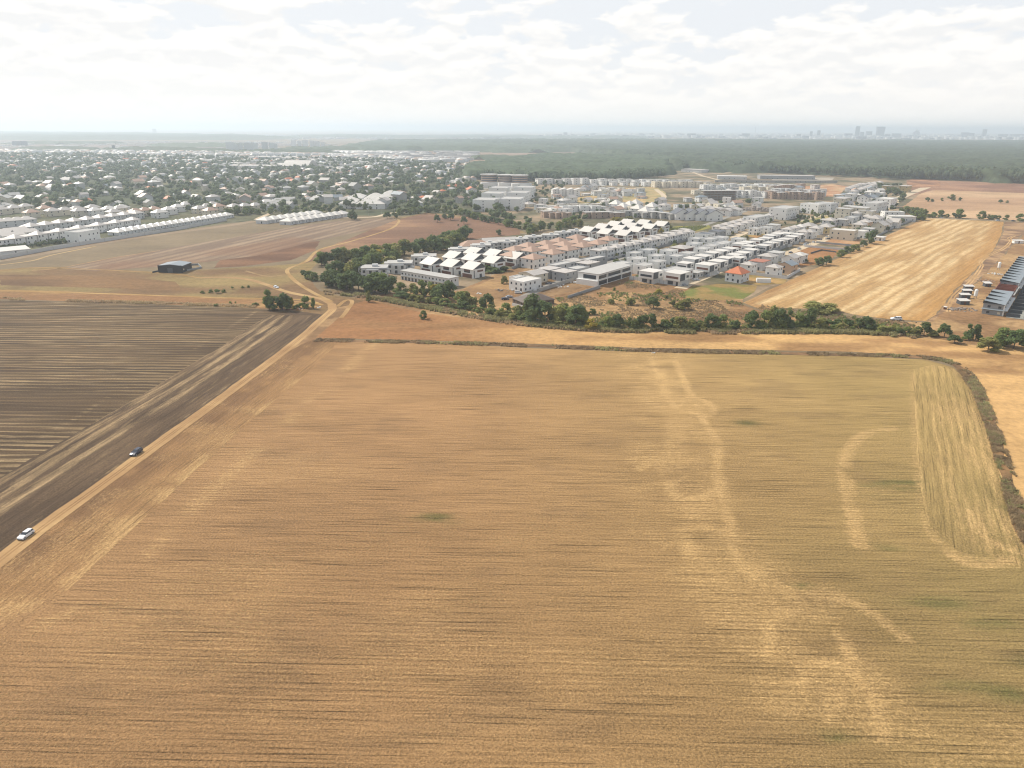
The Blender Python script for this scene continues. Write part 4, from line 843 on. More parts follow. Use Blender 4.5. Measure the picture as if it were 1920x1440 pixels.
# ------------------------------------------------------------------ buildings
UROT = angle_of((1130, 530), (1700, 390)); LROT = angle_of((0, 485), (420, 408))
CACHE = {}
def roofmesh(kind, L, Wd, z, rm, over=.5, hgt=None):
    x, y = L / 2 + over, Wd / 2 + over; mb = MB(); e = .22
    if kind == 'flat':
        mb.box(-L / 2 + .25, L / 2 - .25, -Wd / 2 + .25, Wd / 2 - .25, z - .02, z + .12)
    elif kind == 'slab':
        mb.box(-x, x, -y, y, z, z + .3)
    elif kind == 'hip':
        hgt = hgt or min(L, Wd) * .24; m_ = min(x, y); rx, ry = x - m_ + .15, y - m_ + .15
        b = [(-x, -y, z), (x, -y, z), (x, y, z), (-x, y, z)]; t = [(-rx, -ry, z + hgt), (rx, -ry, z + hgt), (rx, ry, z + hgt), (-rx, ry, z + hgt)]
        b0 = [(p[0], p[1], z - e) for p in b]
        mb.quad(*b0)
        for i in range(4):
            j = (i + 1) % 4; mb.quad(b[i], b[j], t[j], t[i]); mb.quad(b0[i], b0[j], b[j], b[i])
        mb.quad(*t)
    elif kind == 'gabley':      # ridge along Y, slopes face -X and +X
        hgt = hgt or L * .26; mb.prism([(-x, z - .3), (0, z + hgt), (x, z - .3), (x, z - .3 + e), (0, z + hgt + e * 1.2), (-x, z - .3 + e)], -y, y)
    elif kind == 'gablex':
        hgt = hgt or Wd * .26; mb.prism([(-y, z - .3), (0, z + hgt), (y, z - .3), (y, z - .3 + e), (0, z + hgt + e * 1.2), (-y, z - .3 + e)], -x, x, 'x')
    elif kind == 'monox':       # low at -X, high at +X
        hgt = hgt or 1.8; mb.prism([(-x, z), (x, z + hgt), (x, z + hgt + e), (-x, z + e)], -y, y)
    elif kind == 'monoy':
        hgt = hgt or 1.8; mb.prism([(-y, z), (y, z + hgt), (y, z + hgt + e), (-y, z + e)], -x, x, 'x')
    elif kind == 'barrel':
        n = 10; pr = [(-y + 2 * y * i / n, z + math.sin(math.pi * i / n) * (hgt or Wd * .3)) for i in range(n + 1)]
        mb.prism(pr, -x, x, 'x')
    return mb.mesh('roof', M[rm])
def building_parts(L, Wd, fl, roof, wall, rm, nx=2, ny=2, win='glass', fh=3.0, extra=None, hgt=None, far=False):
    z = fl * fh; out = []
    mb = MB(); mb.box(-L / 2, L / 2, -Wd / 2, Wd / 2, -.3, z)
    if roof in ('gabley', 'gablex'):
        h = (hgt or (L if roof == 'gabley' else Wd) * .26) - .15
        if roof == 'gabley': mb.prism([(-L / 2 + .1, z - .05), (L / 2 - .1, z - .05), (0, z + h)], -Wd / 2 + .05, Wd / 2 - .05)
        else: mb.prism([(-Wd / 2 + .1, z - .05), (Wd / 2 - .1, z - .05), (0, z + h)], -L / 2 + .05, L / 2 - .05, 'x')
    if roof in ('monox', 'monoy'):
        h = (hgt or 1.8)
        if roof == 'monox': mb.prism([(-L / 2 + .1, z - .05), (L / 2 - .1, z - .05), (L / 2 - .1, z + h - .15)], -Wd / 2 + .05, Wd / 2 - .05)
        else: mb.prism([(-Wd / 2 + .1, z - .05), (Wd / 2 - .1, z - .05), (Wd / 2 - .1, z + h - .15)], -L / 2 + .05, L / 2 - .05, 'x')
    if roof == 'flat':
        t = .25
        for q in ((-L / 2, L / 2, -Wd / 2, -Wd / 2 + t), (-L / 2, L / 2, Wd / 2 - t, Wd / 2), (-L / 2, -L / 2 + t, -Wd / 2 + t, Wd / 2 - t), (L / 2 - t, L / 2, -Wd / 2 + t, Wd / 2 - t)): mb.box(*q, z, z + .55)
    out.append(('wall', mb.mesh('wall', M[wall]))); out.append(('roof', roofmesh(roof, L, Wd, z, rm, hgt=hgt)))
    for f in range(fl):
        zb = f * fh + .95
        for i in range(nx):
            if nx > 1 and (i * 7 + f * 5 + int(L * 3)) % 4 == 1: continue
            y = (i + .5) / nx * Wd - Wd / 2; w = min(1.2, Wd / nx * .42) / 2
            out.append(('window', MB().box(-L / 2 - .04, -L / 2 + .05, y - w, y + w, zb - (.8 if f == 0 and i == 0 else 0), zb + 1.35).mesh('window', M[win])))
        for i in range(ny):
            if ny > 1 and (i * 5 + f * 3 + int(Wd * 3)) % 4 == 2: continue
            x = (i + .5) / ny * L - L / 2; w = min(1.2, L / ny * .42) / 2
            out.append(('window', MB().box(x - w, x + w, -Wd / 2 - .04, -Wd / 2 + .05, zb, zb + 1.35).mesh('window', M[win])))
    for e in (extra or ()): out.append((e[0], e[1]))
    return out
def get(key, fn):
    if key not in CACHE: CACHE[key] = fn()
    return CACHE[key]
def put(parts, name, px, py, z=0, rot=UROT, scale=1, group=None, phrase=None, label=None, cat='house', xy=None):
    if name == 'house':
        t = f'{group} {phrase} {label}'
        for w, nn, cc in (('village', 'village_house', 'village house'), ('bungalow', 'bungalow', 'bungalow'), ('duplex', 'duplex_house', 'duplex'), ('terrace', 'terraced_house', 'terraced house'), ('rowhouse', 'rowhouse', 'rowhouse'), ('narrow', 'narrow_house', 'house'), ('villa', 'villa', 'villa')):
            if w in t: name = nn; cat = cc; break
    p = G(px, py, z) if xy is None else Vector((xy[0], xy[1], 0)); p.z = 0
    o = bpy.data.objects.new(name, None); COL.objects.link(o); o.location = p; o.rotation_euler = (0, 0, rot); o.empty_display_size = 1
    o.scale = scale if not isinstance(scale, (int, float)) else (scale,) * 3
    setp(o, label, cat, group)
    if not label: later(o, phrase, px, py)
    for q in parts:
        c = link(q[0], q[1], o)
        for s in (q[2] if len(q) > 2 else ()): link(s[0], s[1], c)
    return o
def B(name, px, py, z, spec, phrase, group=None, rot=UROT, scale=1, cat='house', label=None, **kw):
    key = (spec, tuple(sorted(kw.items())))
    return put(get(key, lambda: building_parts(*spec, **kw)), name, px, py, z, rot, scale, group, phrase, label, cat)
def rowof(p0, p1, n):
    a, b = G(*p0), G(*p1); return [topx(a.x + (b.x - a.x) * i / (n - 1), a.y + (b.y - a.y) * i / (n - 1), 0) for i in range(n)]

# white villas with one big bright slope
def white_villa():
    L, Wd, z = 10.5, 10.5, 5.6; out = []
    out.append(('wall', MB().box(-L / 2, L / 2, -Wd / 2, Wd / 2, -.3, z).mesh('wall', M['white'])))
    out.append(('roof', MB().prism([(-6.0, z - .35), (1.8, z + 3.2), (1.8, z + 3.45), (-6.0, z - .08)], -5.7, 5.7).mesh('roof', M['roofwhite'])))
    out.append(('rear_roof', MB().prism([(1.8, z + 3.2), (6.0, z - .2), (6.0, z + .06), (1.8, z + 3.45)], -5.7, 5.7).mesh('rear_roof', M['roofslate'])))
    for y0, y1 in ((-5.2, -5.0), (5.0, 5.2)):
        out.append(('gable', MB().prism([(-5.2, z), (5.2, z), (1.8, z + 3.0)], y0, y1).mesh('gable', M['darkgrey'])))
    out.append(('balcony_opening', MB().box(-5.31, -5.2, -2.6, 2.6, 3.1, 5.1).mesh('balcony_opening', M['glass']), [('shutter', MB().box(-5.36, -5.31, -2.2, 2.2, 3.9, 4.8).mesh('shutter', M['brownwin']))]))
    out.append(('window', MB().box(-5.3, -5.2, -4.2, 4.2, -.1, 2.4).mesh('window', M['brownwin'])))
    out.append(('window', MB().box(-1.5, 3.6, -5.3, -5.2, 3.5, 4.6).mesh('window', M['brownwin'])))
    out.append(('window', MB().box(-4.6, -3.9, -5.3, -5.2, .3, 4.8).mesh('window', M['glass'])))
    out.append(('window', MB().box(.5, 2.4, -5.3, -5.2, 0, 2.2).mesh('window', M['glass'])))
    out.append(('chimney', MB().box(2.6, 3.2, 2.0, 2.7, z + 1.5, z + 3.8).mesh('chimney', M['white'])))
    return out
wv = get('wv', white_villa)
for i, (x, y) in enumerate([(810, 503), (848, 507), (887, 512), (851, 491), (887, 495), (925, 500), (890, 483), (927, 487), (966, 492)]):
    put(wv, 'house', x, y - 2, 3, group='white roofed villas near the tree line', phrase='white villa with bright metal roof slope', scale=1.08)
for x, y in [(1103, 438), (1129, 432), (1152, 427), (1176, 423), (1207, 424), (1240, 427), (1136, 442), (1161, 435), (1183, 430), (1170, 445), (1193, 438), (1217, 432)]:
    put(wv, 'house', x, y + 1, 3, group='white roofed villas in the second cluster', phrase='white villa with pale roof slope', scale=1.08)
# brown hipped villas
for i, (x, y) in enumerate([(965, 467), (990, 460), (997, 468), (960, 477), (1000, 482), (1023, 456), (1028, 464), (1036, 473), (1048, 451), (1057, 458), (1064, 466), (1081, 445), (1083, 453), (1092, 460), (1120, 455), (1140, 448)]):
    B('house', x, y, 7.2, (11.5, 10.5, 2, 'hip', 'white', 'roofbrown', 3, 3), 'white villa with brown hipped roof', 'brown roofed villas', scale=1.16)
B('house', 1105, 447, 7, (9, 9, 2, 'hip', 'white', 'roofwhite', 2, 2), None, label='white hipped roof villa amid the brown roofed villas')
B('house', 890, 455, 5, (26, 15, 1, 'hip', 'white', 'roofbrown', 4, 5), None, label='long low house with big brown hipped roof at the tree line', rot=UROT - .5, fh=3.6)
B('house', 935, 448, 5, (30, 16, 1, 'gablex', 'white', 'roofpale', 3, 6), None, label='long low house with pale gabled roof behind the brown hipped one', rot=UROT - .5, fh=3.8, hgt=2.4)
# grey apartment villas
def grey_block():
    out = [('wall', MB().box(-8, 8, -6, 6, -.3, 6.6).mesh('wall', M['lightgrey'])),
           ('side_wing', MB().box(-4.5, 4.5, -8.2, -6, -.3, 6.0).box(-10, -8, -3.5, 3.5, -.3, 6.2).mesh('side_wing', M['midgrey'])),
           ('roof', MB().box(-8.4, 8.4, -6.4, 6.4, 6.6, 6.85).box(-10.2, -8.4, -3.8, 3.8, 6.2, 6.42).mesh('roof', M['roofgrey'])),
           ('stairhead', MB().box(-1.5, 2, -1.5, 1.5, 6.85, 8.3).mesh('stairhead', M['lightgrey'])),
           ('canopy', MB().box(3, 9.2, -8.4, -6.45, 6.2, 6.5).mesh('canopy', M['roofdark'])),
           ('balcony', MB().box(8, 9.6, -4, 0, 3.0, 4.1).mesh('balcony', M['white'])), ('balcony', MB().box(5, 8, -7.6, -6, 3.0, 4.0).mesh('balcony', M['white']))]
    for f in (0, 3):
        for x in (-6.3, 6.3): out.append(('window', MB().box(x - .8, x + .8, -6.08, -5.9, .8 + f, 2.4 + f).mesh('window', M['glass'])))
        for x in (-2, 2): out.append(('window', MB().box(x - .8, x + .8, -8.28, -8.1, .5 + f, 2.5 + f).mesh('window', M['glass'])))
        for y in (-2, 2): out.append(('window', MB().box(-10.08, -9.9, y - .8, y + .8, .8 + f, 2.4 + f).mesh('window', M['glass'])))
        for y in (-5, 5): out.append(('window', MB().box(-8.08, -7.9, y - .5, y + .5, .8 + f, 2.4 + f).mesh('window', M['glass'])))
    return out
gb = get('gb', grey_block)
for x, y, s in [(703, 508, 1.05), (750, 499, 1.05), (797, 485, 1.0), (862, 470, .9), (903, 463, .9), (950, 456, .9), (975, 450, .85), (1000, 446, .85), (1033, 443, .85), (1056, 438, .85), (1080, 434, .8), (918, 457, .8)]:
    put(gb, 'apartment_villa', x, y, 4, group='grey flat roofed apartment villas', phrase='pale grey flat roofed apartment villa', cat='house', scale=s, rot=UROT - .75)
# long grey terrace
TR_ROT = angle_of((752, 535), (845, 545))
a_, b_ = G(752, 524), G(842, 540); TL = (b_ - a_).length; TR_ROT = math.atan2(b_.y - a_.y, b_.x - a_.x); mid = (a_ + b_) / 2
out = [('wall', MB().box(-TL / 2, TL / 2, 0, 9, -.3, 5.8).mesh('wall', M['lightgrey'])), ('roof', MB().box(-TL / 2 - .4, TL / 2 + .4, -.4, 9.4, 5.8, 6.15).mesh('roof', M['roofgrey'])), ('ledge', MB().box(-TL / 2, TL / 2, -.9, 0, 2.7, 2.9).mesh('ledge', M['concrete']))]
for i in range(14):
    x = -TL / 2 + (i + .5) * TL / 14; w = .9 if i % 3 else 1.3
    out.append(('window', MB().box(x - w / 2, x + w / 2, -.06, .05, 3.6, 4.7).mesh('window', M['glass'])))
    out.append(('door' if i % 2 else 'window', MB().box(x - .8, x + .8, -.06, .05, 0, 2.1).mesh('door', M['glass'])))
for y in (2.5, 6): out.append(('window', MB().box(TL / 2 - .05, TL / 2 + .06, y - .5, y + .5, 3.4, 4.6).mesh('window', M['glass'])))
put(out, 'terrace', 800, 530, rot=TR_ROT, xy=mid, label='long two storey pale grey terrace behind the tree line', cat='terrace')
# white hall with black glazing
a_, b_ = G(1122, 537), G(1184, 518); SL = (b_ - a_).length; SR = math.atan2(b_.y - a_.y, b_.x - a_.x); mid = (a_ + b_) / 2
D_ = 15.5
out = [('wall', MB().box(-SL / 2, SL / 2, .6, D_, -.3, 7.4).mesh('wall', M['white'])), ('lower_frame', MB().box(-SL / 2 - 2, -SL / 2, 0, D_, -.3, 3.6).box(-SL / 2, SL / 2, 0, .6, 3.3, 4.3).box(-SL / 2, SL / 2, 0, .6, 6.7, 7.5).mesh('lower_frame', M['white'])),
       ('roof', MB().box(-SL / 2 - .3, SL / 2 + .3, -.2, D_ + .3, 7.5, 7.8).mesh('roof', M['roofgrey'])), ('glazing', MB().box(-SL / 2 + .4, SL / 2 - .4, .5, .58, .4, 3.3).mesh('glazing', M['glass']))]
for i, (s0, s1) in enumerate(((.03, .24), (.29, .66), (.72, .97))): out.append(('window', MB().box(-SL / 2 + SL * s0, -SL / 2 + SL * s1, .45, .58, 4.4, 6.5).mesh('window', M['glass'])))
for s in (0, .265, .69, 1): out.append(('pier', MB().box(-SL / 2 + SL * s - .3, -SL / 2 + SL * s + .3, 0, .6, -.3, 7.5).mesh('pier', M['white'])))
out.append(('window', MB().box(-SL / 2 - .08, -SL / 2 + .04, 2, 11.5, 4.2, 6.6).mesh('window', M['glass'])))
put(out, 'hall', 1138, 515, rot=SR, xy=mid, label='white two storey hall with long black glazing above the scrub', cat='hall')
# grey modern houses along the lane
for x, y, sp, ph in ((1030, 503, (12, 10, 2, 'slab', 'grey', 'roofpale', 2, 2), 'grey box house with pale flat roof'), (1058, 508, (12, 11, 2, 'slab', 'grey', 'roofpale', 2, 2), 'grey box house with pale flat roof'),
                     (1052, 494, (22, 8, 2, 'flat', 'midgrey', 'roofgrey', 2, 3), 'wide grey house with parapet'), (1075, 488, (14, 10, 2, 'slab', 'grey', 'roofpale', 2, 2), 'grey box house with pale flat roof'), (1102, 492, (14, 10, 2, 'slab', 'grey', 'roofpale', 2, 2), 'grey box house with pale flat roof'),
                     (1112, 484, (24, 8, 2, 'flat', 'grey', 'roofgrey', 2, 3), 'wide grey house with parapet'), (1082, 502, (14, 10, 2, 'flat', 'grey', 'roofgrey', 2, 2), 'wide grey house with parapet')):
    B('house', x, y, 6, sp, ph, 'grey modern houses behind the white hall')
B('house', 1000, 511, 6, (14, 13, 2, 'gablex', 'cream', 'roofpale', 2, 2), None, label='cream house with shallow grey roof beside the grey box houses', hgt=1.4)
B('house', 985, 524, 6, (17, 12, 2, 'flat', 'white', 'roofwhite', 3, 4), None, label='tall white cubic house by the concrete lane wall')
B('house', 970, 528, 3, (8, 7, 2, 'flat', 'white', 'roofgrey', 1, 2), None, label='white side block of the cubic house by the lane', rot=UROT)
B('house', 1000, 559, 3.2, (20, 13, 1, 'hip', 'roofbronze', 'roofbronze', 3, 3), None, label='low dark bronze roofed house with surrounding black fence', rot=UROT - .35, hgt=2.6)
# pale cubes
for x, y in [(1167, 494), (1194, 486), (1206, 498), (1231, 479), (1232, 490), (1254, 471), (1266, 481), (1289, 475), (1302, 457), (1316, 466), (1330, 449), (1333, 461), (1351, 458), (1351, 446), (1359, 454), (1385, 448), (1190, 474), (1215, 470), (1305, 448)]:
    B('house', x, y, 5.5, (11, 9.5, 2, 'flat', 'lightgrey' if (x + y) % 3 else 'white', 'roofgrey', 1, 2), 'pale cubic villa with one small window', 'pale cubic villas', scale=random.uniform(.92, 1.06), fh=3.0)
B('house', 1279, 463, 4, (17, 14, 1, 'hip', 'brownwin', 'roofpale', 3, 3), None, label='dark brown pavilion house with wide pale roof', hgt=1.5, fh=4)
# rows of small white houses
for p0, p1, n, rf, ph in (((1137, 482), (1290, 447), 11, 'hip', 'narrow white house with small hipped roof'), ((1120, 485), (1282, 443), 11, 'slab', 'narrow white house with flat overhanging roof')):
    for i, (x, y) in enumerate(rowof(p0, p1, n)):
        B('house', x, y, 0, (8.5, 8, 2, rf, 'white' if i % 4 else 'lightgrey', 'roofpale', 2, 2), ph, 'narrow white houses in two rows', scale=(1, random.uniform(.95, 1.1), random.uniform(1, 1.12)))
for p0, p1, n in (((1346, 436), (1400, 421), 5), ((1358, 440), (1410, 425), 5), ((1405, 424), (1440, 414), 4)):
    for x, y in rowof(p0, p1, n): B('house', x, y, 0, (9, 9, 2, 'hip', 'white', 'roofpale', 2, 2), 'white house with pale hipped roof', 'pale hipped houses of the middle rows')
B('house', 1322, 438, 6, (15, 12, 2, 'flat', 'white', 'roofdark', 2, 2), None, label='large white modern house with dark oval roof recess')
B('house', 1345, 433, 6, (13, 11, 2, 'flat', 'grey', 'roofdark', 2, 2), None, label='grey modern house with dark roof beside the white modern house')
# cantilevered duplexes
def duplex(win):
    return [('ground_floor', MB().box(-4.2, 5.5, -4.5, 4.5, -.3, 2.9).mesh('ground_floor', M['midgrey'])), ('upper_floor', MB().box(-5.6, 5, -4.8, 4.8, 2.9, 6.6).mesh('upper_floor', M['white'])),
            ('dark_side_slab', MB().box(-5.4, -.5, -5.0, -4.8, 2.95, 6.5).mesh('dark_side_slab', M['darkgrey'])), ('roof', MB().box(-5.7, 5.1, -4.9, 4.9, 6.6, 6.8).mesh('roof', M['roofwhite'])),  # dark grey slab over the front half of the side wall
            ('window_band', MB().box(-5.68, -5.58, -3.8, 3.6, 3.9, 5.1).mesh('window_band', M[win])), ('window', MB().box(1.2, 3.8, -4.88, -4.8, 3.9, 5.2).mesh('window', M['glass'])),
            ('door', MB().box(-4.28, -4.2, -3, -1.8, -.2, 2.1).mesh('door', M['glass'])), ('window', MB().box(-4.28, -4.2, 0, 3.2, .4, 2.2).mesh('window', M['glass']))]
dA, dB = get('dA', lambda: duplex('brownwin')), get('dB', lambda: duplex('glass'))
lst = [(1221, 516, 1.15), (1270, 520, 1.2), (1325, 503, 1.15), (1346, 495, 1.05), (1298, 490, 1.05), (1318, 485, 1.05), (1336, 478, 1.0), (1361, 488, 1.0), (1378, 482, 1.0), (1369, 470, 1.0), (1393, 478, 1.0), (1388, 462, 1.05), (1285, 496, .9)]
lst += [(x, y, .98) for x, y in ((1402, 458), (1420, 453), (1437, 450), (1445, 445), (1458, 442), (1432, 464), (1445, 459), (1458, 455), (1472, 452), (1485, 447), (1497, 443), (1408, 472), (1383, 487), (1352, 474), (1405, 465), (1475, 441))]
for i, (x, y, s) in enumerate(lst):
    put(dA if i % 3 else dB, 'house', x, y, 4.5, group='white cantilevered duplex houses', phrase='white duplex with brown window band' if i % 3 else 'white duplex with dark window band', scale=s)
B('house', 1268, 506, 6, (19, 15, 2, 'flat', 'white', 'roofgrey', 4, 4, 'brownwin'), None, label='big white villa with two dark roof wells behind the fence')
B('house', 1303, 512, 2.5, (9, 8, 1, 'slab', 'midgrey', 'roofgrey', 2, 2), None, label='low grey annexe beside the big white villa', fh=3.4)
# right edge of the estate
B('house', 1383, 510, 6, (12, 11, 2, 'hip', 'lightgrey', 'terracotta', 3, 3), None, label='grey house with bright orange hipped roof on the estate corner', hgt=4)
for x, y, sp, ph in ((1404, 496, (8.5, 8.5, 2, 'hip', 'white', 'roofpale', 2, 2), 'white villa with grey pyramid roof'), (1452, 501, (8.5, 8.5, 2, 'hip', 'white', 'roofpale', 2, 2), 'white villa with grey pyramid roof'), (1424, 490, (12, 10, 2, 'slab', 'lightgrey', 'roofred', 2, 1), 'pale villa with red edged flat roof'),
                     (1477, 496, (11, 10, 2, 'gablex', 'salmon', 'roofslate', 1, 1), 'salmon villa with grey roof'), (1440, 480, (12, 11, 2, 'hip', 'lightgrey', 'roofpale', 2, 2), 'pale villa with shallow grey roof'), (1483, 483, (11, 9, 2, 'gablex', 'white', 'roofpale', 2, 2), 'white villa with light gabled roof'),
                     (1499, 478, (10, 9, 2, 'hip', 'white', 'roofwhite', 2, 2), 'white villa with white hipped roof'), (1456, 474, (11, 9, 2, 'slab', 'lightgrey', 'roofgrey', 2, 2), 'pale flat roofed villa')):
    B('house', x, y, 5.5, sp, ph, 'mixed villas at the estate edge', hgt=1.9 if sp[3] != 'slab' else None)
B('house', 1582, 436, 6, (15, 21, 2, 'flat', 'cream', 'roofwhite', 4, 4), None, label='big cream three storey block at the field side plot', rot=UROT + .1, fh=4.2)
for x, y, sp, ph in ((1515, 425, (14, 12, 2, 'hip', 'yellow', 'roofpale', 2, 2), 'yellow house with shallow grey roof'), (1549, 427, (14, 12, 2, 'hip', 'yellow', 'roofpale', 2, 2), 'yellow house with shallow grey roof'), (1530, 430, (11, 10, 2, 'hip', 'white', 'roofpale', 2, 2), 'white house between the yellow houses'),
                     (1507, 437, (10, 10, 2, 'hip', 'white', 'roofpale', 2, 2), 'white twin house with pyramid roof'), (1518, 437, (10, 10, 2, 'hip', 'white', 'roofpale', 2, 2), 'white twin house with pyramid roof'), (1463, 433, (14, 10, 1, 'hip', 'white', 'roofpale', 2, 2), 'low white house with pale roof'),
                     (1478, 432, (10, 9, 2, 'hip', 'white', 'roofpale', 2, 2), 'white twin house with pyramid roof'), (1490, 429, (9, 9, 2, 'hip', 'white', 'roofpale', 2, 2), 'white twin house with pyramid roof'), (1500, 427, (9, 9, 2, 'hip', 'white', 'roofwhite', 2, 2), 'white twin house with pyramid roof'),
                     (1416, 431, (9, 9, 2, 'flat', 'white', 'roofgrey', 2, 1), 'white cube by the access lane'), (1436, 429, (9, 9, 2, 'flat', 'white', 'roofgrey', 2, 1), 'white cube by the access lane'), (1450, 424, (12, 10, 2, 'slab', 'white', 'roofgrey', 2, 2), 'white cube by the access lane'),
                     (1556, 415, (14, 11, 2, 'hip', 'lightgrey', 'roofpale', 2, 2), 'grey roofed house'), (1580, 414, (12, 10, 2, 'slab', 'midgrey', 'roofgrey', 2, 2), 'grey roofed house'), (1596, 410, (16, 10, 2, 'flat', 'lightgrey', 'roofgrey', 2, 3), 'grey roofed house'), (1548, 409, (12, 9, 1, 'slab', 'lightgrey', 'roofgrey', 2, 2), 'grey roofed house'),
                     (1605, 407, (9, 9, 3, 'hip', 'lightgrey', 'roofpale', 2, 2), 'tall grey house with pyramid roof'), (1612, 423, (13, 11, 2, 'hip', 'cream', 'roofpale', 2, 2), 'beige house with pale roof'), (1622, 418, (13, 11, 2, 'hip', 'salmon', 'roofpale', 2, 2), 'beige house with pale roof'), (1615, 436, (12, 9, 2, 'flat', 'white', 'roofwhite', 2, 2), 'white house beside the cream block'),
                     (1629, 431, (11, 9, 2, 'slab', 'white', 'roofgrey', 2, 2), 'white house beside the cream block'), (1650, 424, (15, 12, 2, 'gablex', 'cream', 'roofpale', 2, 2), 'beige gabled house by the boundary'), (1662, 419, (12, 10, 2, 'gablex', 'white', 'roofpale', 2, 2), 'white gabled house by the boundary'), (1677, 418, (12, 10, 2, 'gabley', 'lightgrey', 'roofpale', 2, 2), 'white gabled house by the boundary'),
                     (1641, 411, (18, 13, 2, 'hip', 'white', 'roofpale', 2, 3), 'wide white hipped house'), (1650, 441, (9, 8, 1, 'slab', 'white', 'roofwhite', 2, 2), 'small white shed by the boundary'), (1627, 408, (12, 10, 2, 'hip', 'lightgrey', 'roofpale', 2, 2), 'wide white hipped house')):
    B('house', x, y, 4.5, sp, ph, 'houses at the far end of the estate')
B('shed', 1690, 405, 5, (26, 14, 1, 'slab', 'lightgrey', 'roofwhite', 2, 4), None, label='long pale shed with white flat roof at the field corner', rot=UROT - .9, fh=5, cat='shed')
B('house', 1674, 397, 6, (22, 12, 2, 'flat', 'white', 'roofgrey', 2, 4), None, label='white two storey block behind the long pale shed', rot=UROT - .9)
# larger blocks
B('apartment_block', 1418, 413, 5, (34, 14, 3, 'flat', 'white', 'roofgrey', 3, 8), None, label='three storey white row block by the access lane', cat='building')
B('apartment_block', 1470, 399, 6, (36, 20, 3, 'flat', 'white', 'roofgrey', 3, 8), None, label='white four storey block with dark grey corner', cat='building', fh=4)
B('apartment_block', 1524, 390, 6, (16, 24, 3, 'flat', 'white', 'roofgrey', 5, 4), None, label='white H shaped block, left half, on the upper street', cat='building', rot=UROT - .2, fh=3.6)
B('apartment_block', 1549, 388, 6, (16, 22, 3, 'flat', 'lightgrey', 'roofgrey', 5, 4), None, label='white H shaped block, right half, on the upper street', cat='building', rot=UROT - .2, fh=3.6)
for x, y, s in ((1583, 402, 1), (1597, 400, 1.1), (1611, 402, 1.1), (1625, 404, .9)):
    B('apartment_block', x, y, 6, (14, 16, 4, 'slab', 'cream' if x % 2 else 'lightgrey', 'roofgrey', 3, 3), 'stepped beige apartment block', 'stepped apartment blocks', cat='building', scale=s, fh=3.1)
B('apartment_block', 1641, 387, 6, (40, 16, 3, 'flat', 'white', 'roofgrey', 3, 8), None, label='long white block with terraces near the top of the estate', cat='building', fh=3.6)
B('apartment_block', 1662, 379, 6, (26, 18, 3, 'flat', 'white', 'roofwhite', 3, 5), None, label='white flat roofed block at the sandy lane', cat='building', fh=3.6)
for x, y, sp, ph in ((1620, 376, (14, 14, 3, 'gablex', 'white', 'roofdark', 3, 3), 'white gabled house with dark roof frame'), (1578, 378, (24, 14, 3, 'slab', 'cream', 'roofpale', 3, 4), 'beige block with pale roof'), (1595, 370, (12, 12, 3, 'slab', 'white', 'roofwhite', 2, 2), 'tall white house'), (1575, 367, (18, 12, 2, 'slab', 'cream', 'roofpale', 2, 3), 'beige block with pale roof'),
                     (1633, 371, (22, 11, 2, 'gablex', 'grey', 'roofslate', 2, 3), 'long grey roofed house'), (1650, 363, (16, 11, 2, 'flat', 'white', 'roofwhite', 2, 3), 'low white house'), (1663, 354, (14, 12, 3, 'slab', 'ochre', 'roofpale', 2, 2), 'ochre block among dark trees'), (1697, 354, (20, 14, 3, 'slab', 'ochre', 'roofpale', 3, 3), 'ochre layered building on the sandy lane')):
    B('house', x, y, 5, sp, ph, 'buildings at the upper end of the street', fh=3.2)
for p0, p1, n in (((1592, 359), (1612, 352), 4), ((1600, 366), (1640, 352), 7), ((1618, 352), (1648, 348), 4)):
    for x, y in rowof(p0, p1, n): B('house', x, y, 0, (11, 10, 2, 'hip', 'white', 'roofpale', 1, 1), 'white hipped house', 'hipped houses at the top of the estate')
# rows behind
for x0, y0, x1, y1, n, wall, rm, ph, sp in ((1380, 370, 1448, 371, 6, 'white', 'roofgrey', 'white three storey rowhouse', (12, 12, 3)), (1320, 357, 1460, 357, 12, 'white', 'roofgrey', 'white rowhouse with balcony front', (11, 11, 3)), (1395, 361, 1440, 362, 4, 'cream', 'roofgrey', 'cream rowhouse', (12, 12, 3)),
                                            (1230, 351, 1325, 352, 7, 'cream', 'roofgrey', 'beige rowhouse', (13, 12, 3)), (1150, 343, 1290, 344, 11, 'white', 'roofgrey', 'white low rowhouse by the wood', (12, 11, 2)), (1012, 345, 1145, 346, 9, 'white', 'roofpale', 'white villa below the wood', (13, 12, 3)),
                                            (1440, 372, 1536, 374, 16, 'brick', 'roofgrey', 'dark brown narrow rowhouse', (8, 10, 3)), (1445, 360, 1500, 357, 6, 'brick', 'roofpale', 'brown rowhouse under construction', (11, 11, 3)), (1060, 397, 1125, 396, 7, 'white', 'roofgrey', 'white low terrace house', (12, 10, 2)), (1103, 409, 1160, 408, 6, 'brick', 'roofgrey', 'unfinished brick house', (11, 9, 2)),
                                            (1025, 408, 1060, 410, 4, 'brick', 'roofpale', 'unfinished brick house', (11, 9, 2)), (1160, 406, 1260, 411, 7, 'concrete', 'roofgrey', 'raw concrete rowhouse', (11, 9, 2)), (1130, 347, 1230, 349, 6, 'white', 'roofgrey', 'white cube in the second line below the wood', (11, 11, 2)), (1452, 366, 1540, 368, 9, 'lightgrey', 'roofgrey', 'white upper row block', (9, 9, 3)), (1050, 388, 1120, 387, 6, 'cream', 'roofpale', 'beige garden house', (11, 9, 1))):
    for i, (x, y) in enumerate(rowof((x0, y0), (x1, y1), n)):
        B('rowhouse', x, y + random.uniform(-.5, .5), 0, (*sp, random.choice(('flat', 'slab', 'slab')), wall, rm, 1, 1), ph, ph + 's', scale=(1, 1, random.uniform(.85, 1.1)), rot=UROT - .45, fh=3.2)
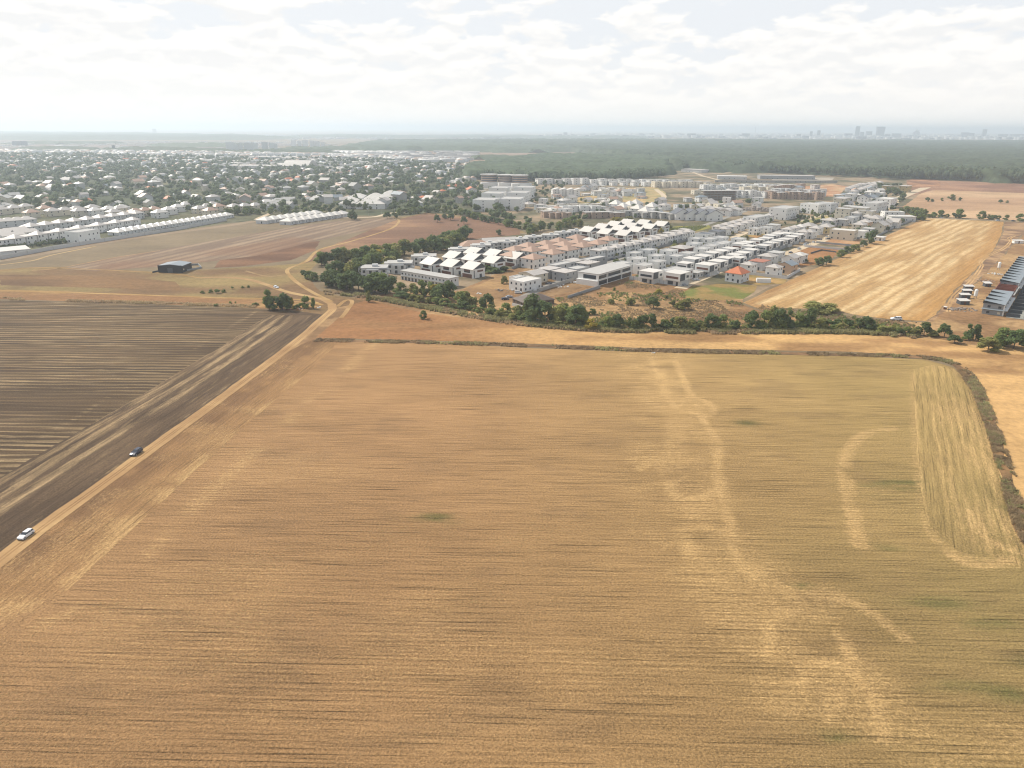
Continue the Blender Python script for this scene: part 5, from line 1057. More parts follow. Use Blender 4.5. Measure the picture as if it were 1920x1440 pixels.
for x, y in rowof((1275, 411), (1334, 413), 4): B('house', x, y, 0, (16, 13, 2, 'gabley', 'white', 'roofdark', 2, 2), 'white rowhouse with dark gabled roof', 'four dark roofed white rowhouses', rot=UROT - .6, scale=1.15)
for x, y in ((1315, 402), (1332, 403), (1345, 402), (1362, 404), (1378, 403), (1325, 399), (1368, 399)): B('house', x, y, 0, (15, 12, 2, 'barrel', 'white', 'roofpale', 1, 1), 'white house with curved roof', 'curved roof houses', rot=UROT + .1, hgt=2.0)
for x, y in ((1155, 388), (1168, 394), (1180, 390), (1196, 397), (1192, 387), (1222, 393), (1210, 402)): B('house', x, y, 2, (14, 13, 2, 'hip', 'white', 'roofwhite', 2, 2), 'white house with steep bright roof', 'steep bright roofed houses', hgt=5)
for x, y in rowof((1040, 367), (1080, 368), 4): B('house', x, y, 0, (9, 10, 3, 'monox', 'white', 'roofwhite', 1, 1), 'narrow white house with sloped roof', 'sloped roof houses', hgt=2.5, rot=UROT - .6)
# white flats
for (x0, y0, x1, y1) in ((912, 394, 938, 371), (960, 392, 984, 370)):
    for i, (x, y) in enumerate(rowof((x0, y0), (x1, y1), 3)):
        B('apartment_block', x, y, 0, (34, 26, 4, 'flat', 'white', 'roofgrey', 1, 5), 'four storey white block of flats', 'white blocks of flats', cat='building', scale=(1, 1, 1.1 + .06 * i), rot=angle_of((925, 395), (945, 365)) - .15)
def tower():
    out = [('wall', MB().cyl(0, 0, -.3, 21, 15, 15, 16).mesh('wall', M['brick'])), ('roof', MB().cyl(0, 0, 21, 22.2, 16.5, 16.5, 16).mesh('roof', M['roofgrey'])), ('base', MB().box(-18, 18, -22, -12, -.3, 10).mesh('base', M['white']))]
    for f in range(6): out.append(('window_band', MB().cyl(0, 0, 1.4 + f * 3.4, 2.9 + f * 3.4, 15.1, 15.1, 16).mesh('window_band', M['darkgrey'])))
    return out
tw = get('tower', tower)
for x, y in ((917, 352), (949, 353), (974, 354)): put(tw, 'round_tower', x, y, 0, group='brick towers below the wood', phrase='round brown brick tower with flat cap', cat='building', scale=(.9, .9, 1), rot=.2)
for i in range(22):
    x = random.uniform(900, 1000); y = random.uniform(356, 368); B('house', x, y, 0, (12, 10, 2, 'flat', random.choice(('white', 'cream')), 'roofpale', 1, 1), 'pale construction site block', 'blocks of the building site', rot=random.uniform(0, 1.5), scale=random.uniform(.8, 1.2))
for poly, n, ph, gp, sp in (([(1000, 372), (1120, 372), (1250, 384), (1255, 412), (1160, 404), (1040, 402)], 34, 'mixed pale house', 'mixed houses of the middle estate', 1), ([(1250, 378), (1430, 376), (1425, 392), (1380, 396), (1260, 396)], 20, 'pale house on the open plots', 'houses on the open plots', 1),
                            ([(1080, 352), (1230, 356), (1240, 374), (1100, 372)], 22, 'half built pale block', 'half built blocks below the wood', 2), ([(1560, 360), (1650, 352), (1660, 372), (1600, 392), (1560, 385)], 16, 'pale house on the upper street', 'houses along the upper street', 1), ([(1290, 352), (1450, 352), (1450, 366), (1300, 368)], 16, 'pale block among the upper rows', 'blocks among the upper rows', 2), ([(1470, 352), (1570, 352), (1580, 372), (1480, 370)], 8, 'low white block on the sandy plot', 'blocks on the sandy plot', 1), ([(980, 385), (1010, 385), (1060, 402), (1000, 415)], 9, 'old village house', 'old village houses beside the flats', 1)):
    for x, y in scatter(poly, n, int(poly[0][0])):
        px, py = topx(x, y, 0); rm = random.choice(('roofpale', 'roofpale', 'roofwhite', 'roofgrey', 'roofbrown', 'roofslate'))
        B('house', px, py, 0, (random.choice((11, 13)), 10, random.choice((1, 2, 2)), random.choice(('hip', 'gablex', 'slab', 'flat')), random.choice(('white', 'cream', 'lightgrey', 'midgrey')), rm, 1, 2), ph, gp, rot=UROT + random.choice((0, -.5, .4)), scale=random.uniform(.85, 1.15))
# concrete frame
def frame(nx, ny, nf, s=5.0, h=3.3):
    out = []
    for f in range(1, nf + 1): out.append(('slab', MB().box(-nx * s / 2, nx * s / 2, -ny * s / 2, ny * s / 2, f * h - .35, f * h).mesh('slab', M['concrete'])))
    for i in range(nx + 1):
        for j in (0, ny):
            x, y = -nx * s / 2 + i * s, -ny * s / 2 + j * s; sx = .3 if i < nx else -.3; sy = .3 if j == 0 else -.3
            out.append(('column', MB().box(min(x, x + sx * 1.3), max(x, x + sx * 1.3), min(y, y + sy * 1.3), max(y, y + sy * 1.3), -.3, nf * h - .36).mesh('column', M['concrete'])))
    out.append(('infill_wall', MB().box(-nx * s / 2 + 1, nx * s / 2 - 1, 0, .3, -.2, nf * h - .5).mesh('infill_wall', M['brick'])))
    return out
put(frame(10, 3, 4), 'concrete_frame', 1348, 375, rot=.05, label='unfinished concrete building frame between the white rows', cat='building')
# warehouses
def wh(px0, py0, px1, py1, d, h, wall, rm, label, roof='slab', z=0):
    a, b = G(px0, py0), G(px1, py1); l = (b - a).length; m_ = (a + b) / 2; r = math.atan2(b.y - a.y, b.x - a.x)
    m_ = m_ + Vector((-math.sin(r), math.cos(r), 0)) * d / 2
    put(building_parts(l, d, 1, roof, wall, rm, 0, max(2, int(l / 9)), fh=h), 'warehouse', (px0 + px1) / 2, (py0 + py1) / 2, rot=r, xy=m_, label=label, cat='warehouse')
wh(1425, 336, 1528, 337, 26, 7, 'grey', 'roofpale', 'long low warehouse with dark side at the forest edge')
wh(1345, 336, 1400, 337, 30, 6, 'midgrey', 'roofwhite', 'shorter warehouse with bright roof left of the long one')
wh(1277, 322, 1315, 324, 30, 6, 'midgrey', 'roofpale', 'grey warehouse in the forest clearing')
wh(1340, 342, 1570, 343, 1.0, 4, 'concrete', 'concrete', 'long pale wall in front of the warehouses')
wh(415, 317, 510, 318, 60, 8, 'midgrey', 'roofpale', 'wide grey warehouse roof beyond the village')
wh(530, 316, 578, 317, 45, 6, 'darkgrey', 'roofpale', 'large arched roof hall beyond the village', 'barrel')
wh(610, 320, 700, 319, 60, 6, 'lightgrey', 'roofpale', 'pale flat warehouse right of the arched hall')
wh(330, 304, 390, 305, 50, 6, 'lightgrey', 'roofwhite', 'bright warehouse roof at the village back')
wh(460, 299, 560, 300, 80, 8, 'midgrey', 'roofpale', 'grey warehouse before the far flats')
wh(800, 313, 860, 313, 60, 6, 'midgrey', 'roofpale', 'grey works roof left of the near wood')
wh(235, 300, 262, 300, 40, 6, 'lightgrey', 'roofwhite', 'white hall roof at the far left of the village')
wh(0, 291, 16, 291, 50, 6, 'midgrey', 'roofwhite', 'white hall roof at the left picture edge')
wh(20, 291, 36, 291, 50, 6, 'midgrey', 'roofwhite', 'second white hall roof from the left edge')
wh(94, 277, 112, 277, 80, 8, 'brick', 'roofpale', 'isolated pale barn on the far brown plain')
# left estate rows
rr = rowof((8, 464), (250, 424), 14)
for i, (x, y) in enumerate(rr): B('house', x, y, 0, (10, 11, 2, 'hip' if i % 2 else 'slab', 'white', 'roofpale', 2, 3), 'white house of the front row', 'white houses along the left estate front', rot=LROT, scale=(1, 1, 1.1))
for i, (x, y) in enumerate(rowof((60, 436), (255, 410), 9)): B('house', x, y, 0, (12, 12, 2, 'hip', 'lightgrey', 'roofpale', 2, 2), 'grey roofed house of the second row', 'grey roofed houses behind the left front row', rot=LROT, scale=1.05)
for i, (x, y) in enumerate(rowof((0, 426), (52, 422), 4)): B('house', x, y, 0, (15, 12, 2, 'hip', 'lightgrey', 'roofpale', 2, 2), 'flat roofed white house of the upper left row', 'upper left row', rot=LROT - .5)
for x, y in ((10, 446), (30, 443), (0, 452), (22, 453), (48, 447)): B('house', x, y, 0, (18, 12, 2, 'gablex', 'white', 'roofpale', 2, 3), 'long white duplex at the left end', 'white duplexes at the left end', rot=LROT - .3, hgt=2)
B('house', 157, 452, 0, (24, 14, 2, 'flat', 'white', 'roofgrey', 2, 5), None, label='isolated white flat roofed block at the long concrete wall', rot=LROT, fh=4.4)
B('shed', 26, 475, 0, (20, 12, 1, 'monoy', 'lightgrey', 'roofwhite', 1, 1), None, label='white roofed shed behind the wall at the left edge', rot=LROT - .5, hgt=1.5, cat='shed')
for i, (x, y) in enumerate(rowof((222, 440), (424, 408), 19)): B('house', x, y, 0, (12, 12, 1, 'hip', 'lightgrey', 'roofwhite', 1, 2), 'small white roofed bungalow at the wall', 'bungalows along the long concrete wall', rot=LROT, fh=3.2)
for p0, p1, n in (((498, 418), (590, 405), 8), ((542, 420), (640, 406), 9)):
    for x, y in rowof(p0, p1, n): B('house', x, y, 0, (15, 13, 1, 'hip', 'lightgrey', 'roofwhite', 1, 2), 'white roofed bungalow at the brown field', 'white roofed bungalows', rot=LROT, fh=3.6)
for p0, p1 in (((652, 390), (673, 376)), ((684, 391), (705, 375)), ((708, 391), (733, 370))):
    for i, (x, y) in enumerate(rowof(p0, p1, 6)): B('house', x, y, 0, (15, 19, 2, 'hip', 'white', 'roofwhite', 1, 1), 'white terrace house with bright hipped roof', 'three white terraces', rot=angle_of(p0, p1), fh=3.1)
for i, (x, y) in enumerate(rowof((512, 394), (538, 382), 6)): B('house', x, y, 0, (10, 22, 2, 'gabley', 'midgrey', 'roofgrey', 1, 1), 'grey roofed terrace house', 'grey terrace in the village', rot=angle_of((512, 394), (538, 382)))
for x0, y0, x1, y1, n, rm in ((100, 405, 145, 401, 3, 'roofpale'), (150, 405, 175, 398, 2, 'roofpale'), (180, 404, 230, 398, 3, 'roofwhite'), (6, 402, 50, 396, 3, 'roofpale'), (60, 408, 85, 400, 2, 'roofbrown'), (215, 407, 225, 400, 2, 'roofpale'), (300, 408, 350, 392, 4, 'roofwhite'), (375, 400, 400, 392, 3, 'roofpale'), (255, 406, 290, 402, 3, 'roofbrown'), (395, 404, 410, 396, 2, 'roofbrown'), (440, 396, 480, 394, 3, 'roofpale')):
    for x, y in rowof((x0, y0), (x1, y1), n): B('house', x, y, 0, (14, 11, 2, 'hip', 'cream' if rm != 'roofwhite' else 'white', rm, 2, 2), {'roofpale': 'grey', 'roofwhite': 'white', 'roofbrown': 'brown'}[rm] + ' roofed village house', 'village houses behind the left estate', rot=LROT - .35, hgt=3.2)
# scattered village houses: the nearest ones are things, the rest one mass
vp = scatter([(-60, 396), (60, 392), (240, 392), (430, 396), (640, 388), (745, 392), (890, 394), (890, 345), (880, 312), (700, 302), (400, 297), (150, 292), (-60, 290)], 950, 31)
vp = vp[np.argsort(vp[:, 1])]; rngv = random.Random(5); near = []
rmix = ['roofwhite'] * 2 + ['roofpale'] * 6 + ['roofgrey'] * 3 + ['roofbrown'] * 3 + ['terracotta'] + ['roofslate']
cname = {'roofwhite': 'white', 'roofpale': 'pale grey', 'roofbrown': 'brown', 'terracotta': 'orange', 'roofred': 'dull red', 'roofslate': 'blue grey', 'roofgrey': 'flat grey'}
far_m = []
for i, (x, y) in enumerate(vp):
    rm = rngv.choice(rmix); L, Wd = rngv.choice(((10, 8), (12, 9), (14, 9), (9, 9))); rf = rngv.choice(('hip', 'gablex', 'gabley', 'hip')); wl = rngv.choice(('cream', 'midgrey', 'midgrey', 'concrete')); fl = rngv.choice((1, 1, 2)); rot = LROT + rngv.choice((0, .5, 1.57, -.4, 1.1)); sc = rngv.uniform(.95, 1.45)
    if len(near) < 200:
        near.append(1); px, py = topx(x, y, 0)
        put(get((L, Wd, fl, rf, wl, rm, 'v'), lambda: building_parts(L, Wd, fl, rf, wl, rm, 0, 0, fh=3.6)), 'house', px, py, rot=rot, scale=sc, group='village houses among the garden trees', phrase=f"{cname[rm]} roofed village house", xy=(x, y))
    else: far_m.append((x, y, L, Wd, fl, wl, rm, rot, sc, rf))
def far_houses(name, items, label):
    V = []; T = []; mi = []; b = 0; names = sorted({i[5] for i in items} | {i[6] for i in items}); ix = {n: k for k, n in enumerate(names)}
    for x, y, L, Wd, fl, wl, rm, rot, sc, rf in items:
        h = fl * 3.4 + .4; c, s = math.cos(rot), math.sin(rot); a, w = L / 2 * sc, Wd / 2 * sc; r = 2.6 if rf != 'flat' else .3; q = a - w * .7 if rf == 'hip' else a
        P = [(-a, -w, 0), (a, -w, 0), (a, w, 0), (-a, w, 0), (-a, -w, h), (a, -w, h), (a, w, h), (-a, w, h), (-q, 0 if rf != 'flat' else -w, h + r), (q, 0 if rf != 'flat' else -w, h + r), (q, .01 if rf != 'flat' else w, h + r), (-q, .01 if rf != 'flat' else w, h + r)]
        V += [(p[0] * c - p[1] * s + x, p[0] * s + p[1] * c + y, p[2]) for p in P]
        for f, m_ in (((0, 1, 5, 4), 0), ((1, 2, 6, 5), 0), ((2, 3, 7, 6), 0), ((3, 0, 4, 7), 0), ((4, 5, 9, 8), 1), ((5, 6, 10, 9), 1), ((6, 7, 11, 10), 1), ((7, 4, 8, 11), 1), ((8, 9, 10, 11), 1)):
            T.append([b + k for k in f]); mi.append(ix[wl] if m_ == 0 else ix[rm])
        b += 12
    o = link(name, mesh_np(name, V, T, mats=[M[n] for n in names], midx=mi)); setp(o, label, None, None, 'stuff')
far_houses('distant_houses', far_m, 'crowded distant village houses with mixed small roofs')
fx = scatter([(0, 283), (430, 287), (600, 291), (880, 300), (880, 306), (600, 298), (300, 294), (0, 289)], 420, 45)
far_houses('distant_houses', [(x, y, random.uniform(12, 30), random.uniform(10, 18), 2, random.choice(('lightgrey', 'cream', 'white')), random.choice(('roofgrey', 'roofpale', 'roofwhite', 'roofbrown')), random.uniform(0, 1.5), 1, 'hip') for x, y in fx], 'hazy band of houses and sheds at the back of the village')
fx = scatter([(0, 266), (600, 266), (700, 282), (560, 283), (0, 280)], 160, 46)
far_houses('distant_farms', [(x, y, random.uniform(15, 60), random.uniform(12, 25), 1, random.choice(('lightgrey', 'cream', 'white')), random.choice(('roofgrey', 'roofpale', 'roofwhite')), random.uniform(0, .5), 1, 'flat') for x, y in fx], 'scattered hazy farm buildings on the far left plain')
fx = scatter([(600, 285), (880, 286), (890, 300), (700, 312), (560, 320), (430, 312), (500, 290)], 160, 41)
far_houses('distant_sheds', [(x, y, random.choice((30, 50, 80)), random.choice((20, 35)), 2, 'midgrey', random.choice(('roofpale', 'roofwhite', 'roofgrey')), random.choice((0, .1)), 1, 'flat') for x, y in fx], 'pale industrial roofs between the village and the forest belt')
fx = scatter([(602, 285), (770, 288), (770, 289.5), (602, 288)], 90, 42)
far_houses('bright_roofs', [(x, y, 18, 14, 2, 'white', 'roofwhite', UROT, 1.3, 'hip') for x, y in fx], 'row of glaring white roofs at the forest edge')
# far flats and skyline
def far_block(px, pyb, wpx, hpx, label, mat='far', d=.5, name='apartment_block', taper=1.0, wins=True):
    p = G(px, pyb); s = mpp(px, pyb); w, h = wpx * s, hpx * s; mb = MB()
    mb.prism([(-w / 2, -1 if taper == 1 else 0), (w / 2, -1 if taper == 1 else 0), (w / 2 * taper, h), (-w / 2 * taper, h)], -w * d / 2, w * d / 2)
    o = link(name, mb.mesh(name, M[mat]), loc=p); setp(o, label, 'building'); return o
for i, (x, yb, w, h) in enumerate(((433, 285, 14, 18), (445, 286, 8, 16), (453, 285, 6, 17), (468, 286, 16, 18), (480, 285, 9, 16), (498, 285, 11, 18), (511, 285, 9, 17), (518, 286, 6, 16), (551, 274, 9, 11), (562, 274, 7, 10), (573, 274, 10, 11), (586, 275, 9, 11), (596, 275, 8, 10), (606, 276, 8, 9))):
    o = far_block(x, yb, w, h, None, 'midgrey' if i % 2 else 'lightgrey'); o['group'] = 'far housing blocks on the plain'; later(o, 'hazy housing block', x, yb)
for i in range(9):
    o = far_block(480 + i * 14, 297, 11, 9, None, 'lightgrey', .3); o['group'] = 'low blocks behind the warehouses'; later(o, 'low hazy slab block', 480 + i * 14, 297)
for x, yb, w, h, lb, tp in ((1606, 258, 8, 28, 'tallest slim office tower on the hazy skyline', .95), (1615, 258, 7, 17, 'short tower right beside the tallest slim tower', 1), (1628, 258, 11, 18, 'square tower left of the flared tower', 1), (1649, 258, 13, 27, 'flared wide office tower on the skyline', 1.25), (1663, 258, 10, 10, 'low block right of the flared tower', 1),
                            (1520, 258, 5, 18, 'small slim tower left of the tallest tower', 1), (1534, 258, 6, 20, 'second small tower left of the tallest tower', 1), (1844, 258, 8, 22, 'solitary tower at the right of the skyline', .9), (1808, 258, 14, 16, 'dark low rise left of the solitary tower', 1), (1820, 258, 10, 15, 'dark low rise beside the solitary tower', 1),
                            (1296, 258, 16, 14, 'wide grey block on the skyline above the forest', 1), (1398, 258, 14, 14, 'hazy block left of the thin mast', 1), (1590, 258, 14, 14, 'low wide block just left of the tallest tower', 1), (1497, 258, 8, 13, 'low hazy block at the skyline centre', 1), (1680, 258, 16, 14, 'low wide block right of the flared tower', 1),
                            (1060, 255, 8, 13, 'small hazy block over the middle forest', 1), (1910, 258, 30, 10, 'dark wide block at the right skyline end', 1), (1880, 258, 16, 9, 'pale block near the right skyline end', 1)):
    far_block(x, yb, w * .9, max(6, (h - 6) * .92), lb, 'far', .5, 'tower' if h > 16 else 'city_block', tp)
s = mpp(1717, 256) * .62; p = G(1717, 256)
mb = MB(); mb.box(-9 * s, 9 * s, -3 * s, 3 * s, -1, 13 * s).box(-5 * s, 4 * s, -2.5 * s, 2.5 * s, 13 * s, 16 * s).cyl(0, 0, 16 * s, 20 * s, 2.2 * s, 1.2 * s, 8).cyl(0, 0, 20 * s, 25 * s, 1.0 * s, .15 * s, 8).box(5.5 * s, 7.5 * s, -s, s, 13 * s, 19 * s)
setp(link('palace', mb.mesh('palace', M['far']), loc=p), 'stepped palace silhouette with central spire on the skyline', 'building')
def mast(px, pyb, hpx, label):
    p = G(px, pyb); s = mpp(px, pyb); o = link('mast', MB().cyl(0, 0, -.5, hpx * s, .25 * s, .08 * s, 6).cyl(0, 0, hpx * s * .55, hpx * s * .58, .5 * s, .5 * s, 6).mesh('mast', M['far']), loc=p); setp(o, label, 'mast')
mast(1415, 257, 26, 'thin radio mast on the skyline'); mast(219, 284, 20, 'slanting looking thin mast on the far left plain'); mast(1072, 256, 14, 'short mast over the middle forest')
far_block(214, 284, 4, 11, 'dark silo tower on the far left plain', 'far', 1, 'silo'); far_block(38, 273, 18, 8, 'grey factory block on the far left plain', 'far', 1, 'factory'); far_block(290, 249, 5, 7, 'tiny factory stack block at the left horizon', 'far', 1, 'factory')
cx_ = scatter([(1000, 257.0), (1250, 259), (1920, 263), (2300, 263), (2300, 258), (1920, 254), (1500, 252.5), (1100, 252.5)], 1500, 51)
far_houses('city', [(x, y, random.uniform(30, 90), random.uniform(25, 60), random.choice((3, 4, 5, 6, 8)), random.choice(('lightgrey', 'midgrey', 'white', 'far')), random.choice(('roofgrey', 'roofpale')), random.uniform(0, 1.5), 1, 'flat') for x, y in cx_], 'hazy mass of city blocks along the horizon')
cx_ = scatter([(560, 262), (1000, 263), (1000, 254), (560, 252), (0, 249), (0, 256)], 500, 52)
far_houses('far_settlement', [(x, y, random.uniform(20, 80), random.uniform(20, 40), random.choice((1, 2, 3)), random.choice(('lightgrey', 'midgrey')), random.choice(('roofgrey', 'roofpale', 'roofwhite')), random.uniform(0, 1.5), 1, 'flat') for x, y in cx_], 'far scattered settlements on the hazy plain')

# ------------------------------------------------------------------ walls and fences
def wallrun(pts, h, mat, label, t=.3, name='boundary_wall', panel=None, posts=True):
    P = W(pts); root = bpy.data.objects.new(name, None); COL.objects.link(root); root.location = (P[0][0], P[0][1], 0); setp(root, label, 'wall')
    for a, b in zip(P[:-1], P[1:]):
        l = math.dist(a, b); r = math.atan2(b[1] - a[1], b[0] - a[0]); n = max(1, round(l / (panel or l))); w = l / n
        key = ('panel', round(w, 2), h, mat); me = get(key, lambda: MB().box(.06, w - .06, -t / 2, t / 2, -.2, h).mesh('panel', M[mat]))
        for i in range(n):
            link('panel', me, root, loc=(a[0] - P[0][0] + math.cos(r) * w * i, a[1] - P[0][1] + math.sin(r) * w * i, 0), rot=r)
            if panel and posts: link('post', get(('post', h, mat), lambda: MB().box(-.14, .14, -.2, .2, -.2, h + .15).mesh('post', M['concrete'])), root, loc=(a[0] - P[0][0] + math.cos(r) * w * i, a[1] - P[0][1] + math.sin(r) * w * i, 0), rot=r)
wallrun([(1180, 524), (1278, 537)], 2.4, 'lightgrey', 'pale panel fence in front of the two nearest duplexes', panel=3.2)
wallrun([(0, 487), (100, 468), (240, 446), (330, 432), (425, 414)], 3.0, 'midgrey', 'long concrete wall bordering the left estate', panel=22)
wallrun([(1012, 547), (1060, 532), (1075, 527)], 2.4, 'concrete', 'concrete wall along the lane by the cubic house', panel=5)
wallrun([(960, 573), (992, 581)], 1.6, 'lightgrey', 'low white wall before the dark bronze roofed house')
wallrun([(1065, 560), (1100, 548), (1125, 540)], 1.8, 'grey', 'grey fence across the scrub below the white hall', panel=5)
wallrun([(1402, 515), (1475, 523), (1500, 508)], 2.0, 'lightgrey', 'grey wall round the corner villas')
wallrun([(1530, 456), (1605, 463)], 1.8, 'grey', 'upper wall of the empty sandy plot'); wallrun([(1508, 463), (1588, 470)], 1.8, 'lightgrey', 'lower wall of the empty sandy plot')
wallrun([(1560, 445), (1612, 449)], 2.0, 'grey', 'dark wall before the cream block')
wallrun([(1640, 446), (1680, 426), (1728, 408)], 1.8, 'grey', 'boundary wall between far houses and the golden field')
wallrun([(1520, 476), (1540, 470), (1568, 474)], 1.2, 'darkgrey', 'low dark wall on the brown plot')
wallrun([(1005, 522), (1062, 512)], 1.4, 'lightgrey', 'white picket wall beside the cubic house', panel=2.5)

# yard fences between the rows, dark partly to paint the gap shadow; street lamps
for k, (p0, p1) in enumerate((((1135, 490), (1290, 451)), ((1150, 499), (1330, 452)), ((1180, 508), (1345, 462)), ((1240, 510), (1385, 455)), ((1300, 505), (1440, 455)), ((1340, 508), (1470, 455)), ((1395, 500), (1500, 452)), ((1010, 492), (1140, 456)), ((960, 505), (1000, 490)), ((1120, 462), (1210, 440)), ((1410, 440), (1500, 428)))):
    wallrun([p0, p1], 1.9, 'darkgrey' if k % 2 else 'grey', ('dark' if k % 2 else 'grey') + f' garden fence between estate rows, {ORD[k]} from the scrub side', panel=9)
lamp = get('lamp', lambda: [('pole', MB().cyl(0, 0, -.1, 7.5, .11, .07, 8).mesh('pole', M['concrete'])), ('arm', MB().box(0, 1.6, -.05, .05, 7.35, 7.45).mesh('arm', M['concrete'])), ('lamp_head', MB().box(1.2, 1.9, -.14, .14, 7.22, 7.36).mesh('lamp_head', M['darkgrey']))])
for p0, p1, n in (((1290, 538), (1372, 506), 5), ((1478, 478), (1585, 430), 7), ((1040, 533), (1110, 508), 4), ((1385, 505), (1500, 446), 7), ((1200, 472), (1300, 432), 6), ((640, 409), (740, 402), 5)):
    for x, y in rowof(p0, p1, n): put(lamp, 'street_lamp', x, y, rot=UROT + 1.57, group='street lamps of the estate', phrase='thin street lamp', cat='street lamp')
# ------------------------------------------------------------------ dark barn in the meadow
a_, b_ = G(306, 511), G(334, 512); r_ = math.atan2(b_.y - a_.y, b_.x - a_.x)
out = [('wall', MB().box(-11.5, 11.5, 0, 24, -.2, 6.2).mesh('wall', M['black'])), ('front_parapet', MB().box(-11.7, 11.7, -.3, 0, -.2, 6.9).mesh('front_parapet', M['black'])),
       ('roof', MB().prism([(-11.9, 6.25), (0, 7.6), (11.9, 6.25), (11.9, 6.5), (0, 7.9), (-11.9, 6.5)], .05, 24.4).mesh('roof', M['roofslate'])), ('door', MB().box(-2.5, 2.5, -.4, -.3, -.1, 4.5).mesh('door', M['darkgrey'])),
       ('window', MB().box(11.5, 11.6, 3, 5, 2, 3.4).mesh('window', M['cream']))]
put(out, 'barn', 330, 500, rot=r_ + .12, xy=(a_ + b_) / 2, label='black sheet metal barn with grey blue roof in the meadow', cat='barn', scale=(.72, .62, .74))
wallrun([(286, 512), (304, 508)], 1.1, 'darkgrey', 'black yard fence left of the barn'); wallrun([(336, 511), (378, 503), (372, 497), (352, 498)], 1.2, 'grey', 'dark yard fence right of the barn')

# ------------------------------------------------------------------ slate terrace at the right edge
a_, b_ = G(1840, 588), G(1922, 478); RL = (b_ - a_).length; RR = math.atan2(b_.y - a_.y, b_.x - a_.x)
def slate_house():
    out = [('wall', MB().box(-5.4, 5.4, -9.5, 0, -.2, 5.8).mesh('wall', M['grey'])), ('roof', MB().prism([(-5.6, 5.85), (5.3, 6.15), (5.3, 6.4), (-5.6, 6.1)], -10, .4).mesh('roof', M['roofslate'])),
           ('upstand', MB().prism([(-9.9, 6.15), (.3, 6.15), (.3, 7.5)], -5.7, -5.4, 'x').mesh('upstand', M['black'])), ('canopy', MB().prism([(-6.6, 2.9), (-5.4, 3.3), (-5.4, 3.4), (-6.6, 3.0)], -10, .4).mesh('canopy', M['roofslate'])),
           ('party_wall', MB().box(-5.5, -5.2, -10.1, -9.5, -.2, 6.3).mesh('party_wall', M['white'])), ('terrace_slab', MB().box(-5.0, 5.2, -11.5, -9.55, 2.8, 3.0).mesh('terrace_slab', M['white']))]
    for z0 in (.3, 3.5):
        for x in (-2.6, 2.6): out.append(('window', MB().box(x - 1.5, x + 1.5, -9.58, -9.45, z0, z0 + 1.9).mesh('window', M['glass'])))
        for y in (-8, -3): out.append(('window', MB().box(-5.48, -5.35, y - .5, y + .9, z0 + .4, z0 + 1.6).mesh('window', M['cream' if z0 < 1 and y < -5 else 'glass'])))
    return out
def brick_shell():
    return [('wall', MB().box(-5.4, -5.1, -9.5, 0, -.2, 5.8).box(-5.1, 5.4, -.3, 0, -.2, 5.8).box(-5.1, 5.4, -9.5, -9.2, -.2, 4.6).box(-.2, .1, -9.2, -.3, -.2, 5.6).mesh('wall', M['redbrick'])),
            ('floor_slab', MB().box(-5.1, -.2, -9.2, -.3, 2.6, 2.9).box(.1, 5.4, -9.2, -.3, 2.6, 2.9).mesh('floor_slab', M['redbrick'])), ('scaffold', MB().box(5.1, 5.4, -10.4, -10.2, -.2, 6.5).box(-5.3, 5.3, -10.6, -9.7, 4.0, 4.15).mesh('scaffold', M['concrete'])),
            ('block_stack', MB().box(-4, -2.4, -7, -5.6, 2.9, 3.9).box(2, 3.2, -4, -2.8, 2.9, 3.7).mesh('block_stack', M['cream']))]
sh, bs = get('slate', slate_house), get('shell', brick_shell)
u_ = Vector((math.cos(RR), math.sin(RR), 0)); v_ = Vector((-math.sin(RR), math.cos(RR), 0)); PT = 10.9
nH = min(18, int(RL / PT) + 1)
for i in range(nH):
    pos = a_ + u_ * (5.4 + i * PT); brick = 4 <= i <= 6; px, py = topx(pos.x, pos.y, 0)
    nm = (f'red brick terrace shell without roof, {ORD[i - 4]} of the three shells' if brick else (f'slate roofed terrace house, {ORD[i]} from the scrub' if i < 4 else f'slate roofed terrace house beyond the brick shells, {ORD[i - 7]} of that run'))
    put(bs if brick else sh, 'terrace_house', px, py, xy=pos, rot=RR, label=nm, cat='house', group='terrace at the right edge')
sheet('paved_drive', [tuple((a_ + u_ * k + v_ * w)[:2]) for k, w in ((-2, -11.6), (nH * PT, -11.6), (nH * PT, -30), (-2, -30))], .16, MG_paved, mottled(C(176, 176, 170), C(118, 120, 118), 6, seed=61), 3, .2, True, 60)
for i in range(nH):
    for kk in range(2):
        pos = a_ + u_ * (1 + i * PT) - v_ * (14.5 + kk * 8); px, py = topx(pos.x, pos.y, 0)
        o = link('garden_screen', get('screen', lambda: MB().box(-.12, .12, -3.2, 3.2, -.1, 1.9).mesh('garden_screen', M['darkgrey'])), loc=pos, rot=RR)
        setp(o, None, 'screen', 'dark garden screens before the slate terrace'); later(o, 'dark garden screen', px, py)
for i in range(6):
    pos = a_ + u_ * (8 + i * PT) - v_ * 33; px, py = topx(pos.x, pos.y, 0)
    put(sh, 'terrace_house', px, py, xy=pos, rot=RR, cat='house', group='outer terrace right of the paved drive', phrase='slate terrace house across the drive')
